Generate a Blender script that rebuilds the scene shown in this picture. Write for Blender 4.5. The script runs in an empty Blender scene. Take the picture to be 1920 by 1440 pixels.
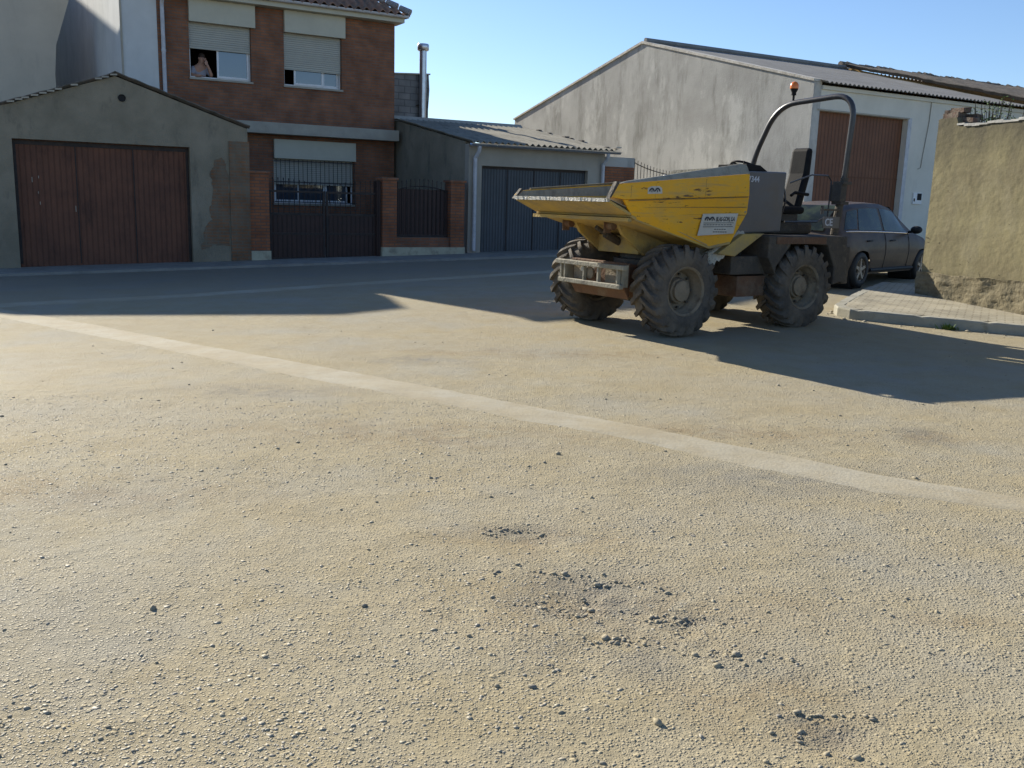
import bpy, bmesh, math, random
import numpy as np
from mathutils import Vector, Matrix
R = math.radians
random.seed(7)
rng = np.random.default_rng(11)
sc = bpy.context.scene
COL = sc.collection

# ------------------------------------------------------------------ camera, sky, sun, exposure
PITCH = math.atan((720 - 375) / 1750.0); ROLL = R(1.7); EYE = 1.55
f = Vector((0, math.cos(PITCH), -math.sin(PITCH)))
r = Vector((1, 0, 0)); d = f.cross(r)
ir = math.cos(ROLL) * r - math.sin(ROLL) * d
idn = math.sin(ROLL) * r + math.cos(ROLL) * d
cam = bpy.data.objects.new('camera', bpy.data.cameras.new('camera')); COL.objects.link(cam)
cam.matrix_world = Matrix(((ir.x, -idn.x, -f.x, 0), (ir.y, -idn.y, -f.y, 0), (ir.z, -idn.z, -f.z, EYE), (0, 0, 0, 1)))
cam.data.sensor_width = 36; cam.data.lens = 1750 / 1920 * 36
cam.data.clip_start = 0.05; cam.data.clip_end = 3000
sc.camera = cam

SUN_AZ = 319.5      # compass degrees clockwise from +Y: the sun stands behind the houses, to the left
SUN_EL = 25.5
world = bpy.data.worlds.new("World"); sc.world = world; world.use_nodes = True
wn = world.node_tree; bg = wn.nodes['Background']
sky = wn.nodes.new('ShaderNodeTexSky'); sky.sky_type = 'NISHITA'; sky.sun_disc = False
sky.sun_elevation = R(SUN_EL); sky.sun_rotation = R(SUN_AZ)
sky.air_density = 1.0; sky.dust_density = 0.35; sky.ozone_density = 2.6; sky.altitude = 600
tint = wn.nodes.new('ShaderNodeMix'); tint.data_type = 'RGBA'; tint.blend_type = 'MULTIPLY'; tint.inputs[0].default_value = 1; tint.inputs[7].default_value = (.87, .94, 1.07, 1)
wn.links.new(sky.outputs[0], tint.inputs[6]); wn.links.new(tint.outputs[2], bg.inputs[0]); bg.inputs[1].default_value = 0.078
sun = bpy.data.objects.new('sun', bpy.data.lights.new('sun', 'SUN')); COL.objects.link(sun)
sun.data.energy = 4.6; sun.data.angle = R(0.5); sun.data.color = (1.0, 0.93, 0.80)
sd = Vector((math.sin(R(SUN_AZ)) * math.cos(R(SUN_EL)), math.cos(R(SUN_AZ)) * math.cos(R(SUN_EL)), math.sin(R(SUN_EL))))
sun.rotation_euler = sd.to_track_quat('Z', 'Y').to_euler(); sun.location = (0, 0, 30)
sc.view_settings.view_transform = 'Standard'; sc.view_settings.look = 'None'
sc.view_settings.exposure = 0.96; sc.view_settings.gamma = 1; sc.view_settings.use_curve_mapping = False

# ------------------------------------------------------------------ frames
OX, OY = -5.56, 21.28                      # origin of the street front, its axes turned 30 degrees
UA = R(30)
def gz(x, y):
    """street surface height: level near the camera, rising gently along the house fronts"""
    s = (x - OX) * math.cos(UA) + (y - OY) * math.sin(UA)
    t = -(x - OX) * math.sin(UA) + (y - OY) * math.cos(UA)
    w = min(max((t + 15) / 6, 0), 1); w = w * w * (3 - 2 * w)
    return w * 0.026 * (min(max(s, -8), 14) - 0.3)
def SW(s, t, z=0.0):
    return Vector((OX + s * math.cos(UA) - t * math.sin(UA), OY + s * math.sin(UA) + t * math.cos(UA), z))
def SG(s, t): p = SW(s, t); return gz(p.x, p.y)

# ------------------------------------------------------------------ materials
def mat(name, base, var=None, scale=3.0, rough=0.85, bump=0.0, bscale=30.0, spec=0.3, metal=0.0, detail=6.0, lo=0.35, hi=0.65, coat=0.0):
    m = bpy.data.materials.new(name); m.use_nodes = True
    nt = m.node_tree; N = nt.nodes; L = nt.links; b = N['Principled BSDF']
    b.inputs['Roughness'].default_value = rough; b.inputs['Metallic'].default_value = metal
    b.inputs['Specular IOR Level'].default_value = spec
    if coat: b.inputs['Coat Weight'].default_value = coat; b.inputs['Coat Roughness'].default_value = 0.08
    b.inputs['Base Color'].default_value = (*base, 1)
    tc = N.new('ShaderNodeTexCoord'); m['tc'] = tc.name
    if var is not None:
        n = N.new('ShaderNodeTexNoise'); n.inputs['Scale'].default_value = scale; n.inputs['Detail'].default_value = detail
        n.inputs['Roughness'].default_value = 0.65
        L.new(tc.outputs['Object'], n.inputs['Vector'])
        rp = N.new('ShaderNodeValToRGB'); rp.color_ramp.elements[0].position = lo; rp.color_ramp.elements[1].position = hi
        rp.color_ramp.elements[0].color = (*base, 1); rp.color_ramp.elements[1].color = (*var, 1)
        L.new(n.outputs['Fac'], rp.inputs[0]); L.new(rp.outputs[0], b.inputs['Base Color'])
    if bump:
        n2 = N.new('ShaderNodeTexNoise'); n2.inputs['Scale'].default_value = bscale; n2.inputs['Detail'].default_value = 8
        L.new(tc.outputs['Object'], n2.inputs['Vector'])
        bp = N.new('ShaderNodeBump'); bp.inputs['Distance'].default_value = 0.02; bp.inputs['Strength'].default_value = bump
        L.new(n2.outputs['Fac'], bp.inputs['Height']); L.new(bp.outputs[0], b.inputs['Normal'])
    return m
def nodes_of(m): return m.node_tree.nodes, m.node_tree.links, m.node_tree.nodes['Principled BSDF']
def add_stains(m, color, scale, lo, hi, stretch=(1, 1, 1), amt=1.0, detail=8):
    """a second layer of worn or dirty patches over the base colour"""
    N, L, b = nodes_of(m)
    src = b.inputs['Base Color'].links[0].from_socket if b.inputs['Base Color'].links else None
    tc = N.new('ShaderNodeTexCoord'); mp = N.new('ShaderNodeMapping'); mp.inputs['Scale'].default_value = stretch
    mp.inputs['Location'].default_value = (random.random() * 9, random.random() * 9, random.random() * 9)
    n = N.new('ShaderNodeTexNoise'); n.inputs['Scale'].default_value = scale; n.inputs['Detail'].default_value = detail; n.inputs['Roughness'].default_value = 0.7
    L.new(tc.outputs['Object'], mp.inputs[0]); L.new(mp.outputs[0], n.inputs['Vector'])
    mr = N.new('ShaderNodeMapRange'); mr.inputs[1].default_value = lo; mr.inputs[2].default_value = hi; mr.inputs[4].default_value = amt; mr.clamp = True
    L.new(n.outputs['Fac'], mr.inputs[0])
    mx = N.new('ShaderNodeMix'); mx.data_type = 'RGBA'
    L.new(mr.outputs[0], mx.inputs[0])
    if src: L.new(src, mx.inputs[6])
    else: mx.inputs[6].default_value = b.inputs['Base Color'].default_value
    mx.inputs[7].default_value = (*color, 1)
    L.new(mx.outputs[2], b.inputs['Base Color'])
    return m
def brick_mat(name, c1, c2, mortar, bw=0.25, bh=0.07, ms=0.012, bump=0.5, mottle=None):
    m = mat(name, c1, rough=0.9); N, L, b = nodes_of(m)
    tc = N.new('ShaderNodeTexCoord'); sp = N.new('ShaderNodeSeparateXYZ'); L.new(tc.outputs['Object'], sp.inputs[0])
    ad = N.new('ShaderNodeMath'); L.new(sp.outputs[0], ad.inputs[0]); L.new(sp.outputs[1], ad.inputs[1])
    cb = N.new('ShaderNodeCombineXYZ'); L.new(ad.outputs[0], cb.inputs[0]); L.new(sp.outputs[2], cb.inputs[1])
    br = N.new('ShaderNodeTexBrick'); L.new(cb.outputs[0], br.inputs['Vector'])
    br.inputs['Scale'].default_value = 1; br.inputs['Brick Width'].default_value = bw; br.inputs['Row Height'].default_value = bh
    br.inputs['Mortar Size'].default_value = ms; br.inputs['Color1'].default_value = (*c1, 1); br.inputs['Color2'].default_value = (*c2, 1); br.inputs['Mortar'].default_value = (*mortar, 1)
    n = N.new('ShaderNodeTexNoise'); n.inputs['Scale'].default_value = 2.2; n.inputs['Detail'].default_value = 8; L.new(tc.outputs['Object'], n.inputs['Vector'])
    mx = N.new('ShaderNodeMix'); mx.data_type = 'RGBA'; mx.blend_type = 'MULTIPLY'
    mr = N.new('ShaderNodeMapRange'); mr.inputs[1].default_value = .3; mr.inputs[2].default_value = .7; mr.inputs[3].default_value = .65; mr.inputs[4].default_value = 1.15
    L.new(n.outputs['Fac'], mr.inputs[0]); L.new(br.outputs['Color'], mx.inputs[6]); L.new(mr.outputs[0], mx.inputs[7]); mx.inputs[0].default_value = 1
    L.new(mx.outputs[2], b.inputs['Base Color'])
    bp = N.new('ShaderNodeBump'); bp.invert = True; bp.inputs['Distance'].default_value = 0.01; bp.inputs['Strength'].default_value = bump
    L.new(br.outputs['Fac'], bp.inputs['Height']); L.new(bp.outputs[0], b.inputs['Normal'])
    return m
def stripes(m, axis, pitch, depth=0.01, dark=0.7):
    """vertical or horizontal corrugation of sheet metal and slats"""
    N, L, b = nodes_of(m)
    tc = N.new('ShaderNodeTexCoord'); sp = N.new('ShaderNodeSeparateXYZ'); L.new(tc.outputs['Object'], sp.inputs[0])
    mu = N.new('ShaderNodeMath'); mu.operation = 'MULTIPLY'; mu.inputs[1].default_value = 2 * math.pi / pitch; L.new(sp.outputs[axis], mu.inputs[0])
    sn = N.new('ShaderNodeMath'); sn.operation = 'SINE'; L.new(mu.outputs[0], sn.inputs[0])
    mr = N.new('ShaderNodeMapRange'); mr.inputs[1].default_value = -1; mr.inputs[2].default_value = -0.4; L.new(sn.outputs[0], mr.inputs[0])
    bp = N.new('ShaderNodeBump'); bp.inputs['Distance'].default_value = depth; bp.inputs['Strength'].default_value = 1
    L.new(mr.outputs[0], bp.inputs['Height'])
    if b.inputs['Normal'].links: L.new(b.inputs['Normal'].links[0].from_socket, bp.inputs['Normal'])
    L.new(bp.outputs[0], b.inputs['Normal'])
    if dark < 1:      # grooves take a darker colour than the ridges
        src = b.inputs['Base Color'].links[0].from_socket if b.inputs['Base Color'].links else None
        mx = N.new('ShaderNodeMix'); mx.data_type = 'RGBA'; mx.blend_type = 'MULTIPLY'; mx.inputs[0].default_value = 1
        m2 = N.new('ShaderNodeMapRange'); m2.inputs[3].default_value = dark; m2.inputs[4].default_value = 1; L.new(mr.outputs[0], m2.inputs[0])
        if src: L.new(src, mx.inputs[6])
        else: mx.inputs[6].default_value = b.inputs['Base Color'].default_value
        L.new(m2.outputs[0], mx.inputs[7]); L.new(mx.outputs[2], b.inputs['Base Color'])
    return m

M = {}
M['brick'] = brick_mat('red_brick', (.30, .125, .062), (.225, .095, .052), (.17, .12, .09))
M['brick_orange'] = brick_mat('orange_brick', (.33, .125, .055), (.26, .095, .045), (.16, .1, .07))
M['rust0'] = mat('brown_strip', (.14, .06, .03), None, rough=.7)
M['worn_brick'] = add_stains(brick_mat('worn_brick', (.26, .125, .06), (.21, .115, .065), (.17, .14, .10)), (.17, .15, .11), 2.4, .46, .64, (1, 1, .6), .75)
M['old_brick'] = add_stains(mat('old_brick', (.12, .07, .05), (.09, .07, .055), 9, .95, .6, 30), (.16, .14, .11), 8, .45, .65)
M['block'] = brick_mat('concrete_block', (.24, .235, .225), (.19, .19, .185), (.14, .14, .135), .4, .2, .014)
M['render_grey'] = add_stains(mat('old_render', (.285, .25, .185), (.205, .18, .13), 1.2, .95, .5, 40), (.08, .075, .06), 2.5, .55, .75, (1, 1, .4), .7)
M['render_beige'] = add_stains(mat('beige_render', (.56, .51, .42), (.48, .44, .36), .8, .95, .25, 60), (.22, .2, .17), 1.4, .55, .8, (1, 1, .3), .5)
M['render_dull'] = add_stains(mat('dull_cream_render', (.38, .345, .285), (.31, .285, .235), .8, .95, .25, 60), (.2, .18, .15), 1.4, .55, .8, (1, 1, .3), .6)
M['render_pale'] = add_stains(mat('pale_render', (.60, .61, .59), (.52, .53, .51), 1.0, .95, .2, 60), (.25, .25, .25), 2, .55, .85, (1, 1, .3), .4)
M['render_white'] = add_stains(mat('white_render', (.68, .65, .56), (.60, .575, .49), 1.0, .9, .15, 50), (.32, .31, .27), 1.2, .58, .8, (1, 1, .4), .5)
M['cement'] = add_stains(add_stains(mat('stained_cement', (.46, .45, .41), (.34, .33, .30), .55, .95, .3, 20), (.15, .145, .12), 1.5, .5, .72, (1, 1, .28), .75), (.56, .55, .50), 1.1, .54, .62, (1, 1, .5), .6)
M['slab'] = add_stains(mat('slab_concrete', (.40, .37, .30), (.33, .305, .25), 2, .9, .2, 50), (.18, .17, .15), 3, .55, .8, (1, 1, .5), .5)
M['cream'] = mat('cream_panel', (.50, .48, .38), (.45, .43, .34), 2, .6, .05, 40)
M['shutter'] = stripes(mat('roller_shutter', (.46, .45, .38), (.41, .40, .34), 2, .5), 2, 0.055, .006, .72)
M['white_paint'] = mat('white_aluminium', (.72, .73, .73), (.62, .63, .62), 6, .4, spec=.5)
M['base_cream'] = add_stains(mat('cream_plinth', (.46, .44, .32), (.36, .34, .25), 3, .9, .3, 40), (.15, .14, .11), 5, .5, .8)
M['iron'] = mat('dark_iron', (.022, .02, .02), (.05, .035, .028), 8, .6, .2, 60)
M['iron_brown'] = stripes(mat('brown_sheet', (.055, .030, .024), (.04, .024, .02), 3, .6, .1, 60), 0, .11, .008, .55)
M['door_rust'] = stripes(add_stains(mat('rust_door', (.17, .075, .045), (.12, .056, .036), 1.6, .8, .3, 30), (.035, .022, .018), 3, .52, .75, (1, 1, .3), .7), 0, .105, .006, .75)
M['door_grey'] = stripes(mat('grey_door', (.085, .092, .10), (.07, .078, .082), 1.2, .6), 0, .085, .01, .55)
M['door_wood'] = stripes(add_stains(mat('brown_door', (.19, .08, .04), (.15, .062, .032), 1.2, .6), (.1, .045, .025), 1.5, .5, .8, (1, 1, 2.5), .5), 0, .14, .01, .6)
M['tile'] = add_stains(mat('clay_tile', (.24, .12, .075), (.34, .2, .13), 5, .9, .3, 30), (.13, .115, .09), 4, .45, .65)
M['tile_old'] = add_stains(mat('old_tile', (.13, .11, .095), (.18, .155, .13), 4, .9, .4, 30), (.10, .095, .08), 3, .45, .62)
M['fibre'] = add_stains(mat('fibre_cement_roof', (.22, .205, .165), (.29, .27, .22), 2.5, .95, .3, 25), (.11, .105, .085), 4, .52, .7, (1, .3, 1), .8)
M['fibre_grey'] = add_stains(mat('grey_roof_sheet', (.20, .195, .185), (.26, .255, .24), 1.5, .9, .2, 25), (.15, .15, .145), 2, .5, .75, (1, .3, 1), .7)
M['zinc'] = mat('zinc', (.55, .57, .60), (.45, .47, .5), 6, .32, .05, 20, .5, .85)
M['pipe'] = mat('white_pipe', (.55, .56, .58), (.42, .42, .43), 5, .45)
M['dark'] = mat('dark_inside', (.03, .028, .028), (.02, .02, .02), 2, .9)
M['ochre'] = mat('ochre_render', (.45, .28, .10), (.38, .24, .09), 2, .9, .2, 40)
M['coping'] = mat('lime_coping', (.62, .58, .5), (.4, .37, .31), 5, .9, .5, 20)
M['skin'] = mat('skin', (.45, .26, .18), (.4, .22, .15), 5, .6)
M['hair'] = mat('hair', (.03, .02, .015), (.05, .03, .02), 20, .7)
M['vinyl0'] = mat('dark_cloth', (.04, .045, .06), (.05, .05, .065), 9, .9); M['lips'] = mat('lips', (.3, .10, .08), None, rough=.6)
M['shirt'] = mat('pale_shirt', (.32, .32, .36), (.25, .25, .29), 7, .9)
M['leaf'] = mat('leaf', (.07, .13, .03), (.12, .18, .045), 9, .6, spec=.3)
M['twig'] = mat('twig', (.11, .075, .045), (.07, .05, .035), 9, .9)
def glass(name, col, rough=.05):
    m = mat(name, col, rough=rough, spec=.9); return m
M['glass'] = glass('window_glass', (.05, .065, .085)); M['glass'].node_tree.nodes['Principled BSDF'].inputs['Coat Weight'].default_value = 1

# earth wall: thin render over rammed earth, darker wet stain along its top, knocks and holes
def earth_material():
    m = mat('earth_wall', (.25, .22, .125), (.18, .155, .095), 1.4, .98, .7, 9, .1)
    N, L, b = nodes_of(m)
    add_stains(m, (.27, .24, .155), 2.2, .5, .7, (1, 1, .7), .7)
    add_stains(m, (.07, .06, .04), 6, .665, .69, (1, 1, 1.5), .85, 4); add_stains(m, (.12, .105, .065), 3.2, .56, .66, (1, 1, .8), .5, 10)
    add_stains(m, (.17, .15, .10), 1.8, .52, .75, (1, 1, .25), .6)
    tc = N.new('ShaderNodeTexCoord'); sp = N.new('ShaderNodeSeparateXYZ'); L.new(tc.outputs['Object'], sp.inputs[0])
    n = N.new('ShaderNodeTexNoise'); n.inputs['Scale'].default_value = 1.6; n.inputs['Detail'].default_value = 7; L.new(tc.outputs['Object'], n.inputs['Vector'])
    a = N.new('ShaderNodeMath'); a.operation = 'MULTIPLY_ADD'; a.inputs[1].default_value = 1.6; L.new(n.outputs['Fac'], a.inputs[0]); L.new(sp.outputs[2], a.inputs[2])
    mr = N.new('ShaderNodeMapRange'); mr.inputs[1].default_value = 2.75; mr.inputs[2].default_value = 3.45; mr.inputs[4].default_value = .82; L.new(a.outputs[0], mr.inputs[0])
    mx = N.new('ShaderNodeMix'); mx.data_type = 'RGBA'; L.new(mr.outputs[0], mx.inputs[0])
    L.new(b.inputs['Base Color'].links[0].from_socket, mx.inputs[6]); mx.inputs[7].default_value = (.10, .09, .065, 1)
    L.new(mx.outputs[2], b.inputs['Base Color'])
    return m
M['earth'] = earth_material()
M['earth_base'] = add_stains(mat('rough_plinth', (.22, .19, .125), (.15, .13, .085), 4, .98, 1.0, 18, .1), (.12, .1, .065), 9, .52, .7)

# ------------------------------------------------------------------ road surface material
def pebble_height(N, L, vec, scale, thr_socket, seed):
    """rounded bumps in some voronoi cells; returns (height, mask)"""
    mp = N.new('ShaderNodeMapping'); mp.inputs['Location'].default_value = (seed, seed * 1.7, 0); L.new(vec, mp.inputs[0])
    v = N.new('ShaderNodeTexVoronoi'); v.voronoi_dimensions = '2D'; v.feature = 'F1'; v.inputs['Scale'].default_value = scale; v.inputs['Randomness'].default_value = 1
    L.new(mp.outputs[0], v.inputs['Vector'])
    cr = N.new('ShaderNodeSeparateColor'); L.new(v.outputs['Color'], cr.inputs[0])
    on = N.new('ShaderNodeMath'); on.operation = 'GREATER_THAN'; L.new(cr.outputs[0], on.inputs[0]); L.new(thr_socket, on.inputs[1])
    rad = N.new('ShaderNodeMapRange'); rad.inputs[3].default_value = .22; rad.inputs[4].default_value = .5; L.new(cr.outputs[1], rad.inputs[0])
    dv = N.new('ShaderNodeMath'); dv.operation = 'DIVIDE'; L.new(v.outputs['Distance'], dv.inputs[0]); L.new(rad.outputs[0], dv.inputs[1])
    mr = N.new('ShaderNodeMapRange'); mr.inputs[1].default_value = 1.0; mr.inputs[2].default_value = .25; mr.clamp = True; mr.interpolation_type = 'SMOOTHSTEP'; L.new(dv.outputs[0], mr.inputs[0])
    h = N.new('ShaderNodeMath'); h.operation = 'MULTIPLY'; L.new(mr.outputs[0], h.inputs[0]); L.new(on.outputs[0], h.inputs[1])
    return h.outputs[0]
def road_material():
    m = mat('dusty_road', (.3, .26, .18), rough=.92, spec=.25)
    N, L, b = nodes_of(m); tc = N.new('ShaderNodeTexCoord'); V = tc.outputs['Object']
    def noise(sc_, det=5, ro=.6, stretch=None, dist=0):
        v = V
        if stretch:
            mp = N.new('ShaderNodeMapping'); mp.inputs['Scale'].default_value = stretch; mp.inputs['Rotation'].default_value = (0, 0, R(35)); L.new(V, mp.inputs[0]); v = mp.outputs[0]
        n = N.new('ShaderNodeTexNoise'); n.inputs['Scale'].default_value = sc_; n.inputs['Detail'].default_value = det; n.inputs['Roughness'].default_value = ro; n.inputs['Distortion'].default_value = dist
        L.new(v, n.inputs['Vector']); return n.outputs['Fac']
    def rng_(s, a, c, lo=0, hi=1):
        q = N.new('ShaderNodeMapRange'); q.inputs[1].default_value = a; q.inputs[2].default_value = c; q.inputs[3].default_value = lo; q.inputs[4].default_value = hi; L.new(s, q.inputs[0]); return q.outputs[0]
    def mix(fac, a, c):
        q = N.new('ShaderNodeMix'); q.data_type = 'RGBA'; L.new(fac, q.inputs[0])
        for i, z in ((6, a), (7, c)):
            if isinstance(z, tuple): q.inputs[i].default_value = (*z, 1)
            else: L.new(z, q.inputs[i])
        return q.outputs[2]
    big = noise(.55, 6, .62, (1, 1.5, 1), .4)          # where the dust lies thick
    mid = noise(2.6, 7, .7)
    fine = noise(38, 6, .7)
    # places where the dust has been scoured off down to dark stones (x, y, radius)
    spots = [(-2.05, 7.3, .75, .3), (1.6, 5.2, .9, .3), (-.9, 9.0, .55, .3), (2.9, 6.35, .25, .3), (.12, 4.2, .3, .12), (.3, 3.5, .32, .28), (.68, 3.33, .18, .08), (.98, 2.6, .17, .14), (.6, 3.0, .5, .2)]
    acc = None
    for (x, y, ra, rb) in spots:
        mp = N.new('ShaderNodeMapping'); mp.vector_type = 'POINT'; mp.inputs['Location'].default_value = (-x / ra, -y / rb, 0); mp.inputs['Scale'].default_value = (1 / ra, 1 / rb, 0); L.new(V, mp.inputs[0])
        ln = N.new('ShaderNodeVectorMath'); ln.operation = 'LENGTH'; L.new(mp.outputs[0], ln.inputs[0])
        q = rng_(ln.outputs['Value'], 1.35, .2)
        if acc is None: acc = q
        else:
            mm = N.new('ShaderNodeMath'); mm.operation = 'MAXIMUM'; L.new(acc, mm.inputs[0]); L.new(q, mm.inputs[1]); acc = mm.outputs[0]
    sm = None
    for (x, y, ra, rb) in [(.45, 3.42, .75, .32), (.12, 4.1, .45, .2), (-.55, 6.0, 1.3, .35), (2.9, 6.35, .38, .18), (1.76, 3.38, .22, .07), (1.3, 6.3, 1.2, .25), (.9, 2.7, .35, .2), (-2.2, 4.6, 1.0, .3), (.3, 9.6, 1.6, .3)]:
        mp = N.new('ShaderNodeMapping'); mp.inputs['Location'].default_value = (-x / ra, -y / rb, 0); mp.inputs['Scale'].default_value = (1 / ra, 1 / rb, 0); L.new(V, mp.inputs[0])
        ln = N.new('ShaderNodeVectorMath'); ln.operation = 'LENGTH'; L.new(mp.outputs[0], ln.inputs[0]); q = rng_(ln.outputs['Value'], 1.4, .1)
        if sm is None: sm = q
        else:
            mm = N.new('ShaderNodeMath'); mm.operation = 'MAXIMUM'; L.new(sm, mm.inputs[0]); L.new(q, mm.inputs[1]); sm = mm.outputs[0]
    smn = N.new('ShaderNodeMath'); smn.operation = 'MULTIPLY'; L.new(sm, smn.inputs[0]); L.new(rng_(noise(3.2, 7, .72, None, .8), .40, .66, 0, .75), smn.inputs[1]); smear = smn.outputs[0]
    sp_n = N.new('ShaderNodeMath'); sp_n.operation = 'MULTIPLY'; L.new(acc, sp_n.inputs[0]); L.new(rng_(noise(5, 6, .75), .38, .62), sp_n.inputs[1])
    scour = sp_n.outputs[0]
    dust = mix(rng_(big, .38, .64), (.385, .322, .195), (.385, .342, .245))
    dust = mix(rng_(mid, .42, .72, 0, .55), dust, (.30, .235, .12))
    dust = mix(rng_(noise(1.1, 6, .7, (1, .35, 1)), .5, .72, 0, .5), dust, (.42, .37, .255))
    dust = mix(rng_(fine, .35, .75, 0, .4), dust, (.26, .21, .12))
    dust = mix(smear, dust, (.25, .18, .09))
    dust = mix(rng_(noise(.8, 5, .6), .5, .66, 0, .5), dust, (.33, .315, .26))
    # pebbles standing through the dust
    th = rng_(big, .35, .68, .48, .10)
    sub = N.new('ShaderNodeMath'); sub.operation = 'SUBTRACT'; L.new(th, sub.inputs[0]); L.new(scour, sub.inputs[1])
    h1 = pebble_height(N, L, V, 62, sub.outputs[0], 1.3)
    h2 = pebble_height(N, L, V, 125, sub.outputs[0], 5.1)
    h3 = pebble_height(N, L, V, 33, rng_(big, .35, .7, .97, .80), 7.7)
    s1 = mix(rng_(fine, .3, .7), (.27, .24, .175), (.37, .325, .225))
    hm = N.new('ShaderNodeMath'); hm.operation = 'MAXIMUM'; L.new(h1, hm.inputs[0]); L.new(h2, hm.inputs[1])
    col = mix(rng_(hm.outputs[0], .35, .9, 0, .6), dust, s1)
    sc2 = N.new('ShaderNodeMath'); sc2.operation = 'MULTIPLY'; sc2.inputs[1].default_value = .62; L.new(scour, sc2.inputs[0])
    col = mix(sc2.outputs[0], col, (.19, .18, .155))
    # carriageway beyond the second gutter: grey asphalt tone, deepened to paint in its shade
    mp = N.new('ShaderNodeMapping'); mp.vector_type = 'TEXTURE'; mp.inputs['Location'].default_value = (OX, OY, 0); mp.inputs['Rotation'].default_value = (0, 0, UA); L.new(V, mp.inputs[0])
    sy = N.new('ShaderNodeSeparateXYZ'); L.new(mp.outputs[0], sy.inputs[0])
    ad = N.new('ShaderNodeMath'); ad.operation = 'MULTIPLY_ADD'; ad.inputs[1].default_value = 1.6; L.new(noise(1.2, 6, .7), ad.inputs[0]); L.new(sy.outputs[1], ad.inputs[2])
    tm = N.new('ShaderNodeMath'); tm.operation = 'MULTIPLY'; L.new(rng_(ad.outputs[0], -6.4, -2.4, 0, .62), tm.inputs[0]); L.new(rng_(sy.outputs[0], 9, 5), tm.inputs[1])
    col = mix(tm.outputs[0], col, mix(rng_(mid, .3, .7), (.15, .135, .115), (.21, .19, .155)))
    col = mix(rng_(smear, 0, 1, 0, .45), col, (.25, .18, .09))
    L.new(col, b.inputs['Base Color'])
    a1 = N.new('ShaderNodeMath'); a1.operation = 'MULTIPLY_ADD'; a1.inputs[1].default_value = .55; L.new(h2, a1.inputs[0]); L.new(h1, a1.inputs[2])
    a2 = N.new('ShaderNodeMath'); a2.operation = 'MULTIPLY_ADD'; a2.inputs[1].default_value = 1.5; L.new(h3, a2.inputs[0]); L.new(a1.outputs[0], a2.inputs[2])
    a3 = N.new('ShaderNodeMath'); a3.operation = 'MULTIPLY_ADD'; a3.inputs[1].default_value = 1.1; L.new(fine, a3.inputs[0]); L.new(a2.outputs[0], a3.inputs[2])
    a4 = N.new('ShaderNodeMath'); a4.operation = 'MULTIPLY_ADD'; a4.inputs[1].default_value = 2.2; L.new(noise(9, 5, .6), a4.inputs[0]); L.new(a3.outputs[0], a4.inputs[2])
    bp = N.new('ShaderNodeBump'); bp.inputs['Distance'].default_value = .0050; bp.inputs['Strength'].default_value = 1
    L.new(a4.outputs[0], bp.inputs['Height']); L.new(bp.outputs[0], b.inputs['Normal'])
    L.new(rng_(hm.outputs[0], .3, .9, .95, .55), b.inputs['Roughness'])
    return m
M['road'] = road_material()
M['gutter_concrete'] = add_stains(add_stains(mat('gutter_concrete', (.38, .345, .26), (.35, .30, .20), 1.6, .9, .25, 55), (.33, .275, .175), 1.3, .46, .62, (1, 1, 1), .9), (.27, .235, .165), 14, .5, .7, (1, 1, 1), .6)
M['apron'] = add_stains(mat('apron_concrete', (.27, .26, .225), (.22, .21, .18), 1.5, .95, .4, 40), (.15, .14, .12), 3, .5, .8)
M['kerb'] = add_stains(mat('kerb_stone', (.36, .345, .28), (.30, .285, .23), 3, .9, .3, 50), (.22, .2, .14), 6, .55, .75)
def paving_material():
    m = brick_mat('paving_tiles', (.42, .385, .29), (.37, .335, .25), (.24, .21, .15), .2, .1, .010, .8)
    N, L, b = nodes_of(m)
    br = [n for n in N if n.type == 'TEX_BRICK'][0]
    tc = N.new('ShaderNodeTexCoord'); mp = N.new('ShaderNodeMapping'); mp.inputs['Rotation'].default_value = (0, 0, R(27)); L.new(tc.outputs['Object'], mp.inputs[0]); L.new(mp.outputs[0], br.inputs['Vector'])
    add_stains(m, (.42, .37, .26), 1.6, .45, .7, (1, 1, 1), .7)
    return m
M['paving'] = paving_material()
M['stone'] = add_stains(mat('gravel_stone', (.31, .275, .205), (.27, .245, .195), 14, .6, .3, 90, .5), (.335, .29, .19), 11, .42, .58)
M['stone_dark'] = add_stains(mat('dark_stone', (.20, .188, .16), (.27, .245, .19), 9, .85, .3, 60, .3), (.34, .29, .19), 30, .40, .56)
M['soil'] = add_stains(mat('soil', (.17, .155, .12), (.11, .10, .08), 9, .98, 1, 30, .1), (.28, .26, .21), 22, .58, .66)
M['rubble'] = add_stains(mat('rubble', (.58, .53, .42), (.46, .41, .31), 9, .98, 1, 30, .1), (.16, .14, .11), 20, .58, .66)

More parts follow.
